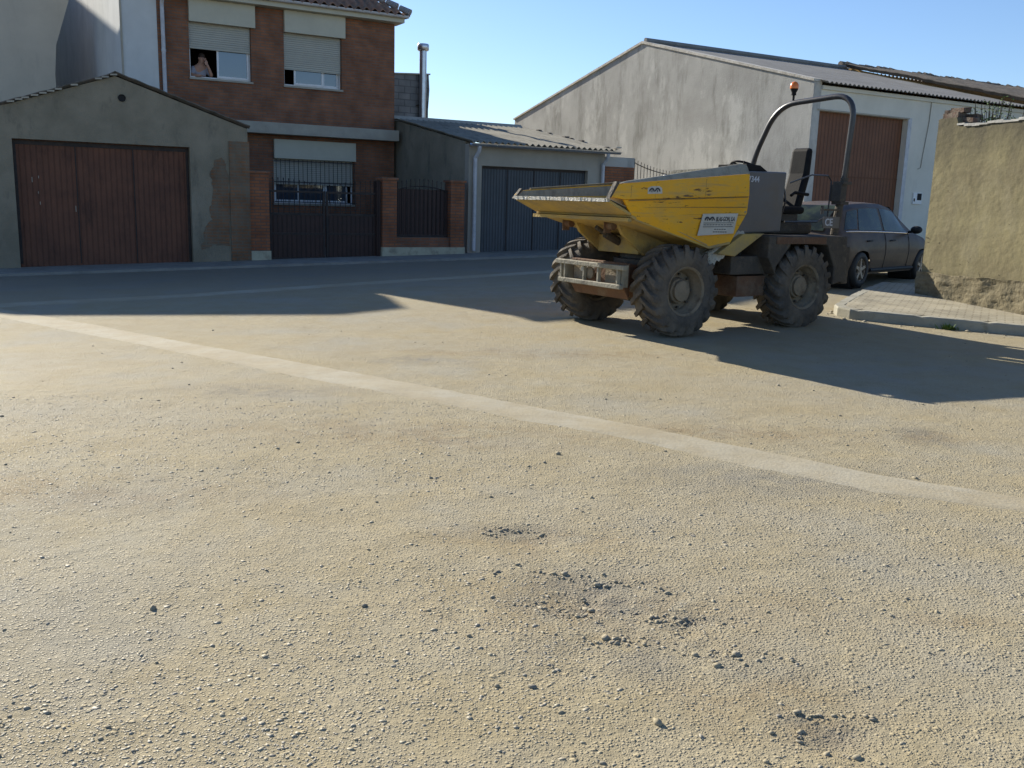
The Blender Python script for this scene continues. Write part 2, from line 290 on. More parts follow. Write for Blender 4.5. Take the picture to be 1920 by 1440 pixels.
# ------------------------------------------------------------------ mesh helpers
class MB:
    def __init__(self): self.v = []; self.f = []
    def add(self, vs, fs):
        o = len(self.v); self.v += [tuple(p) for p in vs]; self.f += [tuple(o + i for i in q) for q in fs]; return self
    def box(self, a0, a1, b0, b1, c0, c1):
        vs = [(x, y, z) for z in (c0, c1) for y in (b0, b1) for x in (a0, a1)]
        return self.add(vs, [(0, 2, 3, 1), (4, 5, 7, 6), (0, 1, 5, 4), (2, 6, 7, 3), (0, 4, 6, 2), (1, 3, 7, 5)])
    def hexa(self, lo, hi):       # two quads of 4 points each
        return self.add(list(lo) + list(hi), [(3, 2, 1, 0), (4, 5, 6, 7), (0, 1, 5, 4), (1, 2, 6, 5), (2, 3, 7, 6), (3, 0, 4, 7)])
    def prism(self, poly, axis, a, b):
        """2D polygon extruded along axis between a and b; the polygon's 2 coords fill the other axes in order"""
        def P(p, c):
            q = list(p); q.insert(axis, c); return q
        n = len(poly); vs = [P(p, a) for p in poly] + [P(p, b) for p in poly]
        return self.add(vs, [tuple(range(n))[::-1], tuple(range(n, 2 * n))] + [(i, (i + 1) % n, n + (i + 1) % n, n + i) for i in range(n)])
    def tube(self, pts, rad, n=10, cap=True):
        pts = [Vector(p) for p in pts]; k = len(pts); rads = rad if isinstance(rad, (list, tuple)) else [rad] * k
        vs = []; up = None
        for i, p in enumerate(pts):
            t = (pts[min(i + 1, k - 1)] - pts[max(i - 1, 0)]).normalized()
            if up is None: up = t.orthogonal().normalized()
            up = (up - t * up.dot(t)).normalized(); sdv = t.cross(up)
            for j in range(n):
                a = 2 * math.pi * j / n; vs.append(p + (up * math.cos(a) + sdv * math.sin(a)) * rads[i])
        fs = [(i * n + j, i * n + (j + 1) % n, (i + 1) * n + (j + 1) % n, (i + 1) * n + j) for i in range(k - 1) for j in range(n)]
        if cap: fs += [tuple(range(n))[::-1], tuple(range((k - 1) * n, k * n))]
        return self.add(vs, fs)
    def lathe(self, prof, axis='y', c=(0, 0, 0), n=32, closed=False):
        """profile of (radius, height along axis)"""
        k = len(prof); vs = []
        for (rr, h) in prof:
            for j in range(n):
                a = 2 * math.pi * j / n; u, w = rr * math.cos(a), rr * math.sin(a)
                vs.append({'y': (c[0] + u, c[1] + h, c[2] + w), 'z': (c[0] + u, c[1] + w, c[2] + h), 'x': (c[0] + h, c[1] + u, c[2] + w)}[axis])
        fs = []
        for i in range(k if closed else k - 1):
            i2 = (i + 1) % k
            for j in range(n): fs.append((i * n + j, i2 * n + j, i2 * n + (j + 1) % n, i * n + (j + 1) % n))
        if not closed:      # only a profile that starts or ends near its axis is capped
            if prof[0][0] < .03: fs.append(tuple(range(n)))
            if prof[-1][0] < .03: fs.append(tuple(range((k - 1) * n, k * n))[::-1])
        return self.add(vs, fs)
    def wall(self, s0, s1, z0, z1, t0, t1, holes=(), top=None):
        """wall panel with rectangular openings (s0,s1,z0,z1); front face at t0, back at t1"""
        S = sorted({s0, s1} | {h[i] for h in holes for i in (0, 1)}); Z = sorted({z0, z1} | {h[i] for h in holes for i in (2, 3)})
        hole = lambda a, b: any(h[0] < a < h[1] and h[2] < b < h[3] for h in holes)
        inside = lambda a, b: s0 < a < s1 and z0 < b < z1 and not hole(a, b)
        for i in range(len(S) - 1):
            for j in range(len(Z) - 1):
                a, b, c, e = S[i], S[i + 1], Z[j], Z[j + 1]; m1, m2 = (a + b) / 2, (c + e) / 2
                if not inside(m1, m2): continue
                self.add([(a, t0, c), (b, t0, c), (b, t0, e), (a, t0, e)], [(0, 1, 2, 3)])
                self.add([(a, t1, c), (b, t1, c), (b, t1, e), (a, t1, e)], [(3, 2, 1, 0)])
                nb = ((i == 0) or not inside((S[i - 1] + a) / 2, m2), (i == len(S) - 2) or not inside((b + S[min(i + 2, len(S) - 1)]) / 2, m2),
                      (j == 0) or not inside(m1, (Z[j - 1] + c) / 2), (j == len(Z) - 2) or not inside(m1, (e + Z[min(j + 2, len(Z) - 1)]) / 2))
                if nb[0]: self.add([(a, t0, c), (a, t0, e), (a, t1, e), (a, t1, c)], [(0, 1, 2, 3)])
                if nb[1]: self.add([(b, t0, c), (b, t1, c), (b, t1, e), (b, t0, e)], [(0, 1, 2, 3)])
                if nb[2]: self.add([(a, t0, c), (a, t1, c), (b, t1, c), (b, t0, c)], [(0, 1, 2, 3)])
                if nb[3]: self.add([(a, t0, e), (b, t0, e), (b, t1, e), (a, t1, e)], [(0, 1, 2, 3)])
        return self
    def sheet(self, fn, nu, nv, thick=0.0):
        """grid surface from fn(u,v) in 0..1, given thickness downward"""
        vs = [fn(i / nu, j / nv) for i in range(nu + 1) for j in range(nv + 1)]; w = nv + 1
        fs = [(i * w + j, (i + 1) * w + j, (i + 1) * w + j + 1, i * w + j + 1) for i in range(nu) for j in range(nv)]
        if thick:
            n = len(vs); vs += [(p[0], p[1], p[2] - thick) for p in vs]; fs += [tuple(n + q for q in g)[::-1] for g in list(fs)]
            edge = [i * w for i in range(nu + 1)] + [nu * w + j for j in range(1, nv + 1)] + [i * w + nv for i in range(nu - 1, -1, -1)] + [j for j in range(nv - 1, 0, -1)]
            for a, b_ in zip(edge, edge[1:] + edge[:1]): fs.append((b_, a, n + a, n + b_))
        return self.add(vs, fs)
    def mesh(self, name, m, off=(0, 0, 0), smooth=False):
        me = bpy.data.meshes.new(name); ox, oy, oz = off
        me.from_pydata([(x - ox, y - oy, z - oz) for x, y, z in self.v], [], self.f); me.validate()
        bm = bmesh.new(); bm.from_mesh(me); bmesh.ops.recalc_face_normals(bm, faces=bm.faces); bm.to_mesh(me); bm.free()
        if smooth: me.shade_smooth()
        if m is not None: me.materials.append(m)
        return me
OFF = {}
def setp(o, label=None, cat=None, group=None, kind=None):
    for k, v in (('label', label), ('category', cat), ('group', group), ('kind', kind)):
        if v: o[k] = v
    return o
def thing(name, loc, rz, label, cat, group=None, off=None):
    o = bpy.data.objects.new(name, None); COL.objects.link(o); o.location = loc; o.rotation_euler = (0, 0, rz); o.empty_display_size = .2
    OFF[o.name] = off or (0, 0, 0); return setp(o, label, cat, group)
def sthing(name, s, t, label, cat, group=None):
    z = SG(s, t); return thing(name, SW(s, t, z), UA, label, cat, group, (s, t, z))
def part(name, mb, m, parent, smooth=False, bevel=0.0, auto=None, label=None):
    off = OFF.get(parent.name, (0, 0, 0)) if parent else (0, 0, 0)
    me = mb.mesh(name, m, off, smooth); o = bpy.data.objects.new(name, me); COL.objects.link(o)
    if parent: o.parent = parent; OFF[o.name] = off
    if bevel:
        b = o.modifiers.new('bevel', 'BEVEL'); b.width = bevel; b.segments = 2; b.limit_method = 'ANGLE'; b.angle_limit = R(40)
    if auto: smooth_by_angle(me, auto)
    if label: o['label'] = label
    return o
def smooth_by_angle(me, deg=35):
    me.shade_smooth()
    bm = bmesh.new(); bm.from_mesh(me)
    for e in bm.edges:
        if len(e.link_faces) == 2 and e.calc_face_angle(0) > R(deg): e.smooth = False
    bm.to_mesh(me); bm.free()
def copy_tree(o, parent=None):
    c = o.copy(); COL.objects.link(c); c.parent = parent
    for ch in o.children: copy_tree(ch, c)
    return c
def roughen(o, amp, scale=3.0, cuts=0):
    """knock an edge-straight mesh slightly out of true"""
    from mathutils import noise
    me = o.data; bm = bmesh.new(); bm.from_mesh(me)
    if cuts: bmesh.ops.subdivide_edges(bm, edges=bm.edges, cuts=cuts, use_grid_fill=True)
    for v in bm.verts:
        q = noise.noise_vector(v.co * scale); v.co += q * amp
    bm.to_mesh(me); bm.free()
def text_mesh(name, body, size, m, parent, mat4, extrude=.001, shear=0):
    cu = bpy.data.curves.new(name, 'FONT'); cu.body = body; cu.size = size; cu.extrude = extrude; cu.align_x = 'LEFT'; cu.shear = shear; cu.offset = size * .02
    tmp = bpy.data.objects.new(name + '_c', cu); COL.objects.link(tmp)
    bpy.context.view_layer.update()
    me = bpy.data.meshes.new_from_object(tmp.evaluated_get(bpy.context.evaluated_depsgraph_get()))
    COL.objects.unlink(tmp); bpy.data.objects.remove(tmp)
    me.materials.clear(); me.materials.append(m); me.transform(mat4)
    o = bpy.data.objects.new(name, me); COL.objects.link(o); o.parent = parent; return o

# ================================================================== THE GROUND
from mathutils import noise as mnoise
pots = [(.1, 4.18, .15, .014), (.36, 3.52, .20, .017), (.20, 3.44, .09, .012), (.66, 3.26, .15, .013), (1.0, 2.54, .10, .018), (.5, 3.3, .3, .010), (-2.0, 7.2, .3, .006)]
def spaced(a, b, step): n = max(1, int(round((b - a) / step))); return [a + (b - a) * i / n for i in range(n)]
ys = spaced(-60, -6, 6) + spaced(-6, 1.8, .6) + spaced(1.8, 7.5, .03) + spaced(7.5, 14, .12) + spaced(14, 40, .8) + spaced(40, 150, 10) + spaced(150, 900, 75) + [900]
xs = spaced(-600, -60, 60) + spaced(-60, -12, 4) + spaced(-12, -4.2, .4) + spaced(-4.2, 4.6, .035) + spaced(4.6, 14, .4) + spaced(14, 60, 4) + spaced(60, 600, 60) + [600]
xa = np.array(xs); ya = np.array(ys); X, Y = np.meshgrid(xa, ya)
S_ = (X - OX) * math.cos(UA) + (Y - OY) * math.sin(UA); T_ = -(X - OX) * math.sin(UA) + (Y - OY) * math.cos(UA)
W_ = np.clip((T_ + 15) / 6, 0, 1); W_ = W_ * W_ * (3 - 2 * W_)
Z = W_ * .026 * (np.clip(S_, -8, 14) - .3)
near = (np.abs(X) < 8) & (Y > 1.5) & (Y < 11)
Zn = np.zeros_like(Z); idx = np.argwhere(near)
for i, j in idx:
    x, y = X[i, j], Y[i, j]
    q = mnoise.noise(Vector((x * .9, y * .9, 0))) * .010 + mnoise.noise(Vector((x * 3.1, y * 3.1, 4))) * .0045 + mnoise.noise(Vector((x * 9, y * 9, 9))) * .0022
    for (px, py, pr, pd) in pots:
        dd = ((x - px) ** 2 + (y - py) ** 2) / pr ** 2
        if dd < 6: q -= pd * math.exp(-dd) * (1 + .9 * mnoise.noise(Vector((x * 14, y * 14, 2))))
    fade = min(1, (8 - abs(x)) / 2, (11 - y) / 2)
    Zn[i, j] = q * max(0, fade)
Z = Z + Zn
ny, nx = X.shape
me = bpy.data.meshes.new('road')
vs = np.stack([X, Y, Z], -1).reshape(-1, 3)
ii, jj = np.meshgrid(np.arange(ny - 1), np.arange(nx - 1), indexing='ij'); a = (ii * nx + jj).ravel()
fc = np.stack([a, a + 1, a + nx + 1, a + nx], 1)
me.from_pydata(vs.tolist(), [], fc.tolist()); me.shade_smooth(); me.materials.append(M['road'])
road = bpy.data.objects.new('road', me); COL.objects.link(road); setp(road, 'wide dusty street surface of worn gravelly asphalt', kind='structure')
def ground_z(x, y):
    if not (xa[0] < x < xa[-1] and ya[0] < y < ya[-1]): return 0
    i = np.searchsorted(ya, y) - 1; j = np.searchsorted(xa, x) - 1
    u = (x - xa[j]) / (xa[j + 1] - xa[j]); v = (y - ya[i]) / (ya[i + 1] - ya[i])
    return (Z[i, j] * (1 - u) * (1 - v) + Z[i, j + 1] * u * (1 - v) + Z[i + 1, j] * (1 - u) * v + Z[i + 1, j + 1] * u * v)

def strip(name, A, B, m, lift, label, seg=14, ragged=.055):
    """concrete strip following the road between two edge polylines, with a broken outline"""
    def sub(P):
        out = []
        for p, q in zip(P, P[1:]):
            n = max(2, int(math.dist(p, q) / .06)); out += [(p[0] + (q[0] - p[0]) * i / n, p[1] + (q[1] - p[1]) * i / n) for i in range(n)]
        return out + [P[-1]]
    A = sub(A); n = len(A)
    L_ = [0]
    for p, q in zip(B, B[1:]): L_.append(L_[-1] + math.dist(p, q))
    def atB(u):
        w = u * L_[-1]
        for k in range(len(B) - 1):
            if w <= L_[k + 1] or k == len(B) - 2:
                s_ = (w - L_[k]) / (L_[k + 1] - L_[k]); return (B[k][0] + (B[k + 1][0] - B[k][0]) * s_, B[k][1] + (B[k + 1][1] - B[k][1]) * s_)
    vs = []; K = 8
    for i, p in enumerate(A):
        q = atB(i / (n - 1))
        for k in range(K + 1):
            u = k / K
            if k in (0, K): u += ragged * (mnoise.noise(Vector((i * .5, k, 3))) + .7 * mnoise.noise(Vector((i * .12, k, 8)))) * 1.4
            x, y = p[0] + (q[0] - p[0]) * u, p[1] + (q[1] - p[1]) * u
            dz = lift if 0 < k < K else -.004
            vs.append((x, y, ground_z(x, y) + dz))
    fs = [(i * (K + 1) + k, (i + 1) * (K + 1) + k, (i + 1) * (K + 1) + k + 1, i * (K + 1) + k + 1) for i in range(n - 1) for k in range(K)]
    mb = MB(); mb.v = vs; mb.f = fs
    o = part(name, mb, m, None, smooth=True); setp(o, label, kind='structure'); return o
strip('concrete_gutter', [(-10.5, 16), (-7.22, 13.03), (-5.01, 11.39), (-3.19, 9.8), (-2.06, 8.83), (-.92, 7.87), (0, 7.17), (.78, 6.58), (1.56, 5.96), (2.21, 5.42), (2.93, 5.04), (4.4, 4.1), (8, 1.3), (14, -3.5)],
      [(-10.2, 15), (-6.7, 12.07), (-4.5, 10.35), (-2.84, 8.85), (-1.83, 7.95), (-.83, 7.18), (0.01, 6.55), (.73, 6.08), (1.44, 5.48), (2.05, 5.03), (2.74, 4.74), (4.2, 3.85), (7.75, 1.1), (13.7, -3.7)],
      M['gutter_concrete'], .006, 'pale concrete gutter strip running diagonally across the dusty street')
strip('far_gutter', [(-11, 12.6), (-7.48, 13.6), (-5.39, 14.85), (-2.63, 17.2), (.6, 19.7), (4.0, 23.2)], [(-10.8, 12.1), (-7.22, 13.15), (-5.21, 14.4), (-2.51, 16.7), (.78, 19.2), (4.3, 22.8)],
      M['gutter_concrete'], .006, 'second pale gutter strip in the shade along the house fronts')

# low concrete apron in front of the house fronts
mb = MB(); n = 44
vs = []
for i in range(n + 1):
    s = -12 + 26 * i / n
    for t, dz in ((-1.15, -.05), (-1.12, .05), (-.9, .06), (.6, .07), (.6, -.3)):
        vs.append((*SW(s, t).xy, SG(s, t) + dz))
mb.v = vs; mb.f = [(i * 5 + k, (i + 1) * 5 + k, (i + 1) * 5 + k + 1, i * 5 + k + 1) for i in range(n) for k in range(4)]
setp(part('pavement_apron', mb, M['apron'], None), 'grey concrete apron along the foot of the house fronts', kind='structure')

# right-hand pavement with its kerb
kp = [(9.2, 5.6), (8.6, 7.3), (7.9, 9.2), (7.35, 10.8), (7.08, 11.55), (6.7, 12.02), (5.6, 12.55), (4.95, 12.88), (4.70, 13.06), (4.60, 13.28), (4.64, 13.55), (4.85, 13.95), (5.3, 14.75), (5.85, 15.65), (6.5, 16.6)]
def dense(P, step):
    out = []
    for p, q in zip(P, P[1:]):
        n_ = max(1, int(math.dist(p, q) / step)); out += [(p[0] + (q[0] - p[0]) * i / n_, p[1] + (q[1] - p[1]) * i / n_) for i in range(n_)]
    return out + [P[-1]]
kz = lambda x, y, h: gz(x, y) + h
kd = dense(kp, .1); inner = []
for i, p in enumerate(kd):
    a_ = kd[max(i - 1, 0)]; b_ = kd[min(i + 1, len(kd) - 1)]; tx, ty = b_[0] - a_[0], b_[1] - a_[1]; l = math.hypot(tx, ty)
    inner.append((p[0] + ty / l * .14, p[1] - tx / l * .14))
mb = MB(); vs = []
for i, (p, q) in enumerate(zip(kd, inner)):
    j = .004 * mnoise.noise(Vector((i * .7, 2, 0)))
    g = -.012 if i % 8 == 0 else 0                     # joints between kerb stones
    e = ((q[0] - p[0]) * .12, (q[1] - p[1]) * .12)
    vs += [(p[0], p[1], kz(*p, -.1)), (p[0] + e[0] * .3 - g * e[0] * 8, p[1] + e[1] * .3 - g * e[1] * 8, kz(*p, .115 + j)), (p[0] + e[0], p[1] + e[1], kz(*p, .135 + j + g)), (q[0], q[1], kz(*q, .137 + j + g)), (q[0], q[1], kz(*q, -.1))]
mb.v = vs; mb.f = [(i * 5 + k, (i + 1) * 5 + k, (i + 1) * 5 + k + 1, i * 5 + k + 1) for i in range(len(kd) - 1) for k in range(4)] + [(0, 1, 2, 3, 4)]
setp(part('kerb', mb, M['kerb'], None), 'worn grey kerb stones curving round the paved corner', kind='structure')
mb = MB(); far = [(10.2, 6.0), (9.9, 7.4), (9.5, 9.0), (9.2, 10.6), (9.1, 12.0), (9.1, 13.4), (9.0, 14.0), (8.8, 15), (8.5, 16.6)]
fd = [far[min(len(far) - 1, int(i / len(inner) * len(far)))] for i in range(len(inner))]
vs = []
for p, q in zip(inner, fd):
    for k in range(9):
        u = k / 8; x, y = p[0] + (q[0] - p[0]) * u, p[1] + (q[1] - p[1]) * u; vs.append((x, y, kz(x, y, .133 + .004 * mnoise.noise(Vector((x * 2, y * 2, 0))))))
mb.v = vs; mb.f = [(i * 9 + k, (i + 1) * 9 + k, (i + 1) * 9 + k + 1, i * 9 + k + 1) for i in range(len(inner) - 1) for k in range(8)]
setp(part('pavement', mb, M['paving'], None), 'small pale tiled pavement at the foot of the earth wall', kind='structure')

# ------------------------------------------------------------------ gravel and loose stones (uncountable)
def ico():
    bm = bmesh.new(); bmesh.ops.create_icosphere(bm, subdivisions=1, radius=1); v = np.array([x.co[:] for x in bm.verts]); fcs = np.array([[q.index for q in g.verts] for g in bm.faces]); bm.free(); return v, fcs
IV, IF = ico()
def stones(name, P, rad, flat, m, label, sink=.35):
    n_ = len(P); k = len(IV)
    base = IV[None] * (1 + rng.uniform(-.34, .30, (n_, k, 1)))
    st_ = rng.uniform(.75, 1.5, (n_, 1, 1)); base = base * np.concatenate([st_, 1 / st_ ** .5, np.full_like(st_, 1)], 2)
    base[:, :, 2] *= flat * rng.uniform(.7, 1.3, (n_, 1))
    an = rng.uniform(0, 6.28, n_); c, s = np.cos(an)[:, None], np.sin(an)[:, None]
    x = base[:, :, 0] * c - base[:, :, 1] * s; y = base[:, :, 0] * s + base[:, :, 1] * c
    v = np.stack([x, y, base[:, :, 2]], 2) * rad[:, None, None] + P[:, None, :]
    v[:, :, 2] += (rad * flat * (1 - 2 * sink))[:, None] * .5
    fcs = (IF[None] + (np.arange(n_) * k)[:, None, None]).reshape(-1, 3)
    me = bpy.data.meshes.new(name); me.vertices.add(n_ * k); me.vertices.foreach_set('co', v.reshape(-1).astype(np.float32))
    me.loops.add(fcs.size); me.loops.foreach_set('vertex_index', fcs.ravel().astype(np.int32))
    me.polygons.add(len(fcs)); me.polygons.foreach_set('loop_start', (np.arange(len(fcs)) * 3).astype(np.int32)); me.polygons.foreach_set('loop_total', np.full(len(fcs), 3, np.int32))
    me.update(calc_edges=True); me.materials.append(m)
    o = bpy.data.objects.new(name, me); COL.objects.link(o); return setp(o, label, 'gravel' if 'ravel' in name else 'stones', kind='stuff')
def scatter(n_, y0, y1, power, accept):
    out = []
    while len(out) < n_:
        u = rng.random(2); y = y0 + (y1 - y0) * u[0] ** power; hw = .62 * y + .25; x = (u[1] * 2 - 1) * hw
        if accept(x, y): out.append((x, y, ground_z(x, y)))
    return np.array(out)
def on_strip(x, y): # the concrete strip stays clear
    return abs((y - 7.0) + .86 * x - .055 * x * x * (1 if x < 0 else 1.2)) < .36
def dens(x, y):
    q = mnoise.noise(Vector((x * .55, y * .9, 7.7))) + .5 * mnoise.noise(Vector((x * 2.4, y * 2.4, 3)))
    lft = .25 if x < -.2 else 0
    return rng.random() < min(1, max(.08, .45 + q * 1.1 + lft)) and not on_strip(x, y)
P = scatter(26000, 1.9, 7.0, 1.5, dens); rad = np.clip(rng.lognormal(math.log(.0040), .42, len(P)), .0018, .013)
stones('gravel', P, rad, .40, M['stone'], 'small pale stones bedded in the dust of the street', sink=.62)
def clusters(lst, dark):
    out = []
    for (cx, cy, a_, b_, n_) in lst:
        for _ in range(n_):
            x = cx + rng.normal() * a_ * .5; y = cy + rng.normal() * b_ * .5; out.append((x, y, ground_z(x, y)))
    return out
cl = clusters([(.0, 4.27, .14, .02, 22), (-.07, 4.2, .05, .04, 16), (.15, 4.22, .03, .03, 8), (.24, 3.72, .22, .05, 30), (.40, 3.66, .10, .04, 14), (.20, 3.40, .14, .06, 30), (.27, 3.33, .10, .03, 12), (.66, 3.33, .16, .05, 46), (.45, 3.12, .22, .04, 26), (.78, 3.02, .25, .08, 34),
               (.98, 2.66, .12, .02, 22), (.90, 2.52, .02, .07, 16), (1.0, 2.45, .04, .02, 12), (.3, 3.4, .5, .4, 60)], 1)
sc_ = scatter(260, 2.0, 12, 1.3, lambda x, y: not on_strip(x, y) or rng.random() < .3)
P2 = np.concatenate([np.array(cl), sc_]); rad2 = np.clip(rng.lognormal(math.log(.0066), .40, len(P2)), .003, .019)
stones('loose_stones', P2, rad2, .58, M['stone_dark'], 'dark loose stones broken out of the road surface', sink=.2)
cl3 = []
for i in range(260):      # crumbs swept against the kerb
    k = rng.integers(0, len(kd) - 1); cl3.append((kd[k][0] - abs(rng.normal()) * .07 - .02, kd[k][1] - abs(rng.normal()) * .10, 0))
cl3 = np.array([(x, y, ground_z(x, y)) for x, y, z in cl3]); stones('kerb_gravel', cl3, np.clip(rng.lognormal(math.log(.011), .4, len(cl3)), .005, .03), .6, M['stone'], 'crumbs of earth and stone along the foot of the kerb', sink=.2)

# ================================================================== BUILDINGS ALONG THE STREET (coordinates s, t, z of the street frame)
def wavy(fn, s0, s1, pitch, amp, n_along, along, thick=.012, seg=8):
    """corrugated or tiled sheet: fn(a, b) gives the plane point; the wave runs across a"""
    na = int((s1 - s0) / pitch * seg); mb_ = MB()
    def g(u, v):
        a_ = s0 + (s1 - s0) * u; x, y, z = fn(a_, v); w = amp * (math.cos(2 * math.pi * (a_ - s0) / pitch))
        st = (v * n_along) % 1 if n_along else 0
        return (x, y, z + w + (.018 * (1 - st) if n_along else 0))
    return mb_.sheet(g, na, along, thick)

# --- old garage with the rust-brown door
og = sthing('old_garage', -2.9, 0, 'low old rendered garage with a wide rust-brown door and a shallow gabled roof', 'garage')
mb = MB()
prof = [(-5.9, 2.85), (-5.18, 3.05), (-3.09, 3.78), (-.45, 2.90)]
def gtop(s):
    for (a_, za), (b_, zb) in zip(prof, prof[1:]):
        if a_ <= s <= b_: return za + (zb - za) * (s - a_) / (b_ - a_)
    return prof[0][1] if s < prof[0][0] else prof[-1][1]
D0_, D1_, DT = -5.03, -1.68, 2.45
cuts = [-5.9, D0_, -4.6, -4.1, -3.6, -3.09, -2.6, -2.1, D1_, -1.2, -.8, -.45]
for a_, b_ in zip(cuts, cuts[1:]):
    zb = DT if (a_ >= D0_ and b_ <= D1_) else -.4
    mb.hexa([(a_, 0, zb), (b_, 0, zb), (b_, .3, zb), (a_, .3, zb)], [(a_, 0, gtop(a_)), (b_, 0, gtop(b_)), (b_, .3, gtop(b_)), (a_, .3, gtop(a_))])
mb.box(-.45, -.449, 0, .3, 0, .01)
mb.prism([(.3, -.4), (4.6, -.4), (4.6, 2.9), (.3, 2.9)], 0, -.75, -.46); mb.prism([(.3, -.4), (4.6, -.4), (4.6, 2.8), (.3, 2.8)], 0, -5.9, -5.6)
w_ = part('wall', mb, M['render_grey'], og)
mb = MB(); mb.wall(-.86, -.43, -.3, 2.62, -.035, -.002, ())
o = part('corner_pier', mb, M['worn_brick'], og); roughen(o, .012, 4, 3)
PP = [(-1.50, .28), (-1.2, .42), (-.9, .36), (-.875, 1.2), (-.88, 1.9), (-1.02, 2.3), (-1.16, 2.22), (-1.27, 1.9), (-1.2, 1.5), (-1.3, 1.2), (-1.25, .95), (-1.44, .7)]; P3 = []
for p_, q_ in zip(PP, PP[1:] + PP[:1]):
    for k in range(9):
        u = k / 9; x_, z_ = p_[0] + (q_[0] - p_[0]) * u, p_[1] + (q_[1] - p_[1]) * u; nv = mnoise.noise_vector(Vector((x_ * 7, z_ * 7, 1))); P3.append((min(x_ + nv.x * .05 + mnoise.noise(Vector((x_ * 30, z_ * 30, 0))) * .02, -.868), z_ + nv.y * .05))
mb = MB(); mb.prism(P3, 1, -.009, -.002)
part('bare_brick_patch', mb, M['worn_brick'], og)
mb = MB(); mb.box(D0_ + .003, D1_ - .003, .16, .2, SG(-3.3, 0) - .1, DT - .003)
dd = part('door', mb, M['door_rust'], og, label='wide rust-brown ribbed metal garage door')
mb = MB()
for s in (-3.9, -2.8): mb.box(s - .01, s + .01, .145, .158, .0, DT - .02)
mb.box(D0_ + .01, D1_ - .01, .143, .158, DT - .1, DT - .02); mb.box(D0_ + .01, D0_ + .06, .142, .157, 0, DT - .02); mb.box(D1_ - .06, D1_ - .01, .142, .157, 0, DT - .02)
part('door_frame', mb, M['iron'], dd)
mb = MB()
for (s, z, h_) in ((-4.72, 1.62, .10), (-4.60, 1.70, .05), (-4.6, 1.18, .06), (-3.95, 1.05, .12), (-4.62, 1.4, .04)): mb.box(s, s + .012, .154, .158, z, z + h_)
part('paint_flake', mb, M['slab'], dd)
mb = MB(); mb.lathe([(.001, 0), (.055, 0), (.065, -.02), (.075, -.02), (.075, .01), (.001, .01)], 'y', (-2.98, -.002, 3.36), 14)
part('vent_hole', mb, M['dark'], og)
for (s0_, z0_, s1_, z1_) in ((-3.09, 3.80, -6.3, 2.70), (-3.09, 3.80, -.40, 2.90)):
    def fn(a_, v, s0_=s0_, z0_=z0_, s1_=s1_, z1_=z1_): 
        s = s0_ + (s1_ - s0_) * v; z = z0_ + (z1_ - z0_) * v
        if s > -3.09 or s > -5.18: zz = gtop(max(s, -5.9)) if s < -3.09 else z
        else: zz = gtop(max(s, -5.9))
        return (s, a_, zz + .035)
    mb = wavy(fn, -.07, 4.6, .21, .022, 7, 21, .02)
    part('roof', mb, M['tile_old'], og, auto=50)
mb = MB()
for k in range(16):
    s = -3.2 - k * .145 + random.uniform(-.02, .02); 
    if random.random() < .25: continue
    z = gtop(s) + .062; mb.add([(s, -.09, z), (s + .13, -.09, z + .012), (s + .13, .12, z + .02), (s, .12, z + .012), (s, -.09, z - .03), (s + .13, -.09, z - .02), (s + .13, .12, z - .01), (s, .12, z - .02)], [(0, 1, 2, 3), (4, 7, 6, 5), (0, 4, 5, 1), (3, 2, 6, 7), (0, 3, 7, 4), (1, 5, 6, 2)])
part('verge_mortar', mb, M['slab'], og)

# --- brick house
TH = 4.8
bh = sthing('brick_house', 1.8, TH, 'two-storey red brick house with cream roller shutters and a tiled eave', 'house')
W1 = (-.66, .92, 4.42, 5.80); W2 = (1.80, 3.42, 4.42, 5.80); GW = (1.46, 3.76, 1.28, 2.48)
mb = MB(); mb.wall(-1.42, 5.0, 3.40, 6.34, TH, TH + .28, [W1, W2])
part('upper_wall', mb, M['brick'], bh)
mb = MB(); mb.wall(-1.42, 5.0, -.4, 3.10, TH, TH + .28, [GW])
part('lower_wall', mb, M['brick'], bh)
mb = MB(); mb.box(-1.42, -1.14, TH + .281, 12.5, -.4, 6.34); mb.box(4.72, 4.998, TH + .281, 12.5, -.4, 6.34); mb.box(-1.42, 5.0, 12.5, 12.75, -.4, 6.34)
part('side_wall', mb, M['brick'], bh)
mb = MB(); mb.box(-1.12, 4.70, TH + .285, 12.4, 3.14, 3.36); mb.box(-1.12, 4.7, 7.4, 7.5, 3.37, 6.3)
part('inner_floor', mb, M['dark'], bh)
mb = MB(); mb.box(-1.0, 4.98, TH - .42, TH + .278, 3.101, 3.398)
part('canopy_slab', mb, M['slab'], bh, bevel=.01)
mb = MB(); mb.box(-1.46, 5.16, TH - .34, TH + .3, 6.345, 6.50)
part('eave_board', mb, M['cream'], bh)
# roof of curved tiles, rows running down to the eave, with hip on the right
HP = .62; HW = 4.75
def tr(a_, v):
    t = TH - .50 + HW * v; z = 6.545 + HW * v * HP
    if a_ > 5.26 - HW * v: z = 6.545 + (5.26 - a_) * HP - .03     # behind the hip the sheet dives under the end slope
    return (a_, t, z)
part('roof', wavy(tr, -1.55, 5.26, .24, .045, 13, 39, .02), M['tile'], bh, auto=55)
def tr2(a_, v):
    t = TH + 9.0 - HW * v; z = 6.545 + HW * v * HP
    if a_ > 5.26 - HW * v: z = 6.545 + (5.26 - a_) * HP - .03
    return (a_, t, z)
part('roof', wavy(tr2, -1.55, 5.26, .24, .045, 10, 20, .02), M['tile'], bh, auto=55)
mb = MB()
for k in range(17):
    u0, u1 = k / 17, (k + 1) / 17; mb.tube([(5.26 - HW * u0, TH - .5 + HW * u0, 6.60 + HW * u0 * HP), (5.26 - HW * u1 + .06, TH - .5 + HW * u1 - .06, 6.57 + HW * u1 * HP)], [.10, .08], 8)
part('hip_tile', mb, M['tile'], bh)
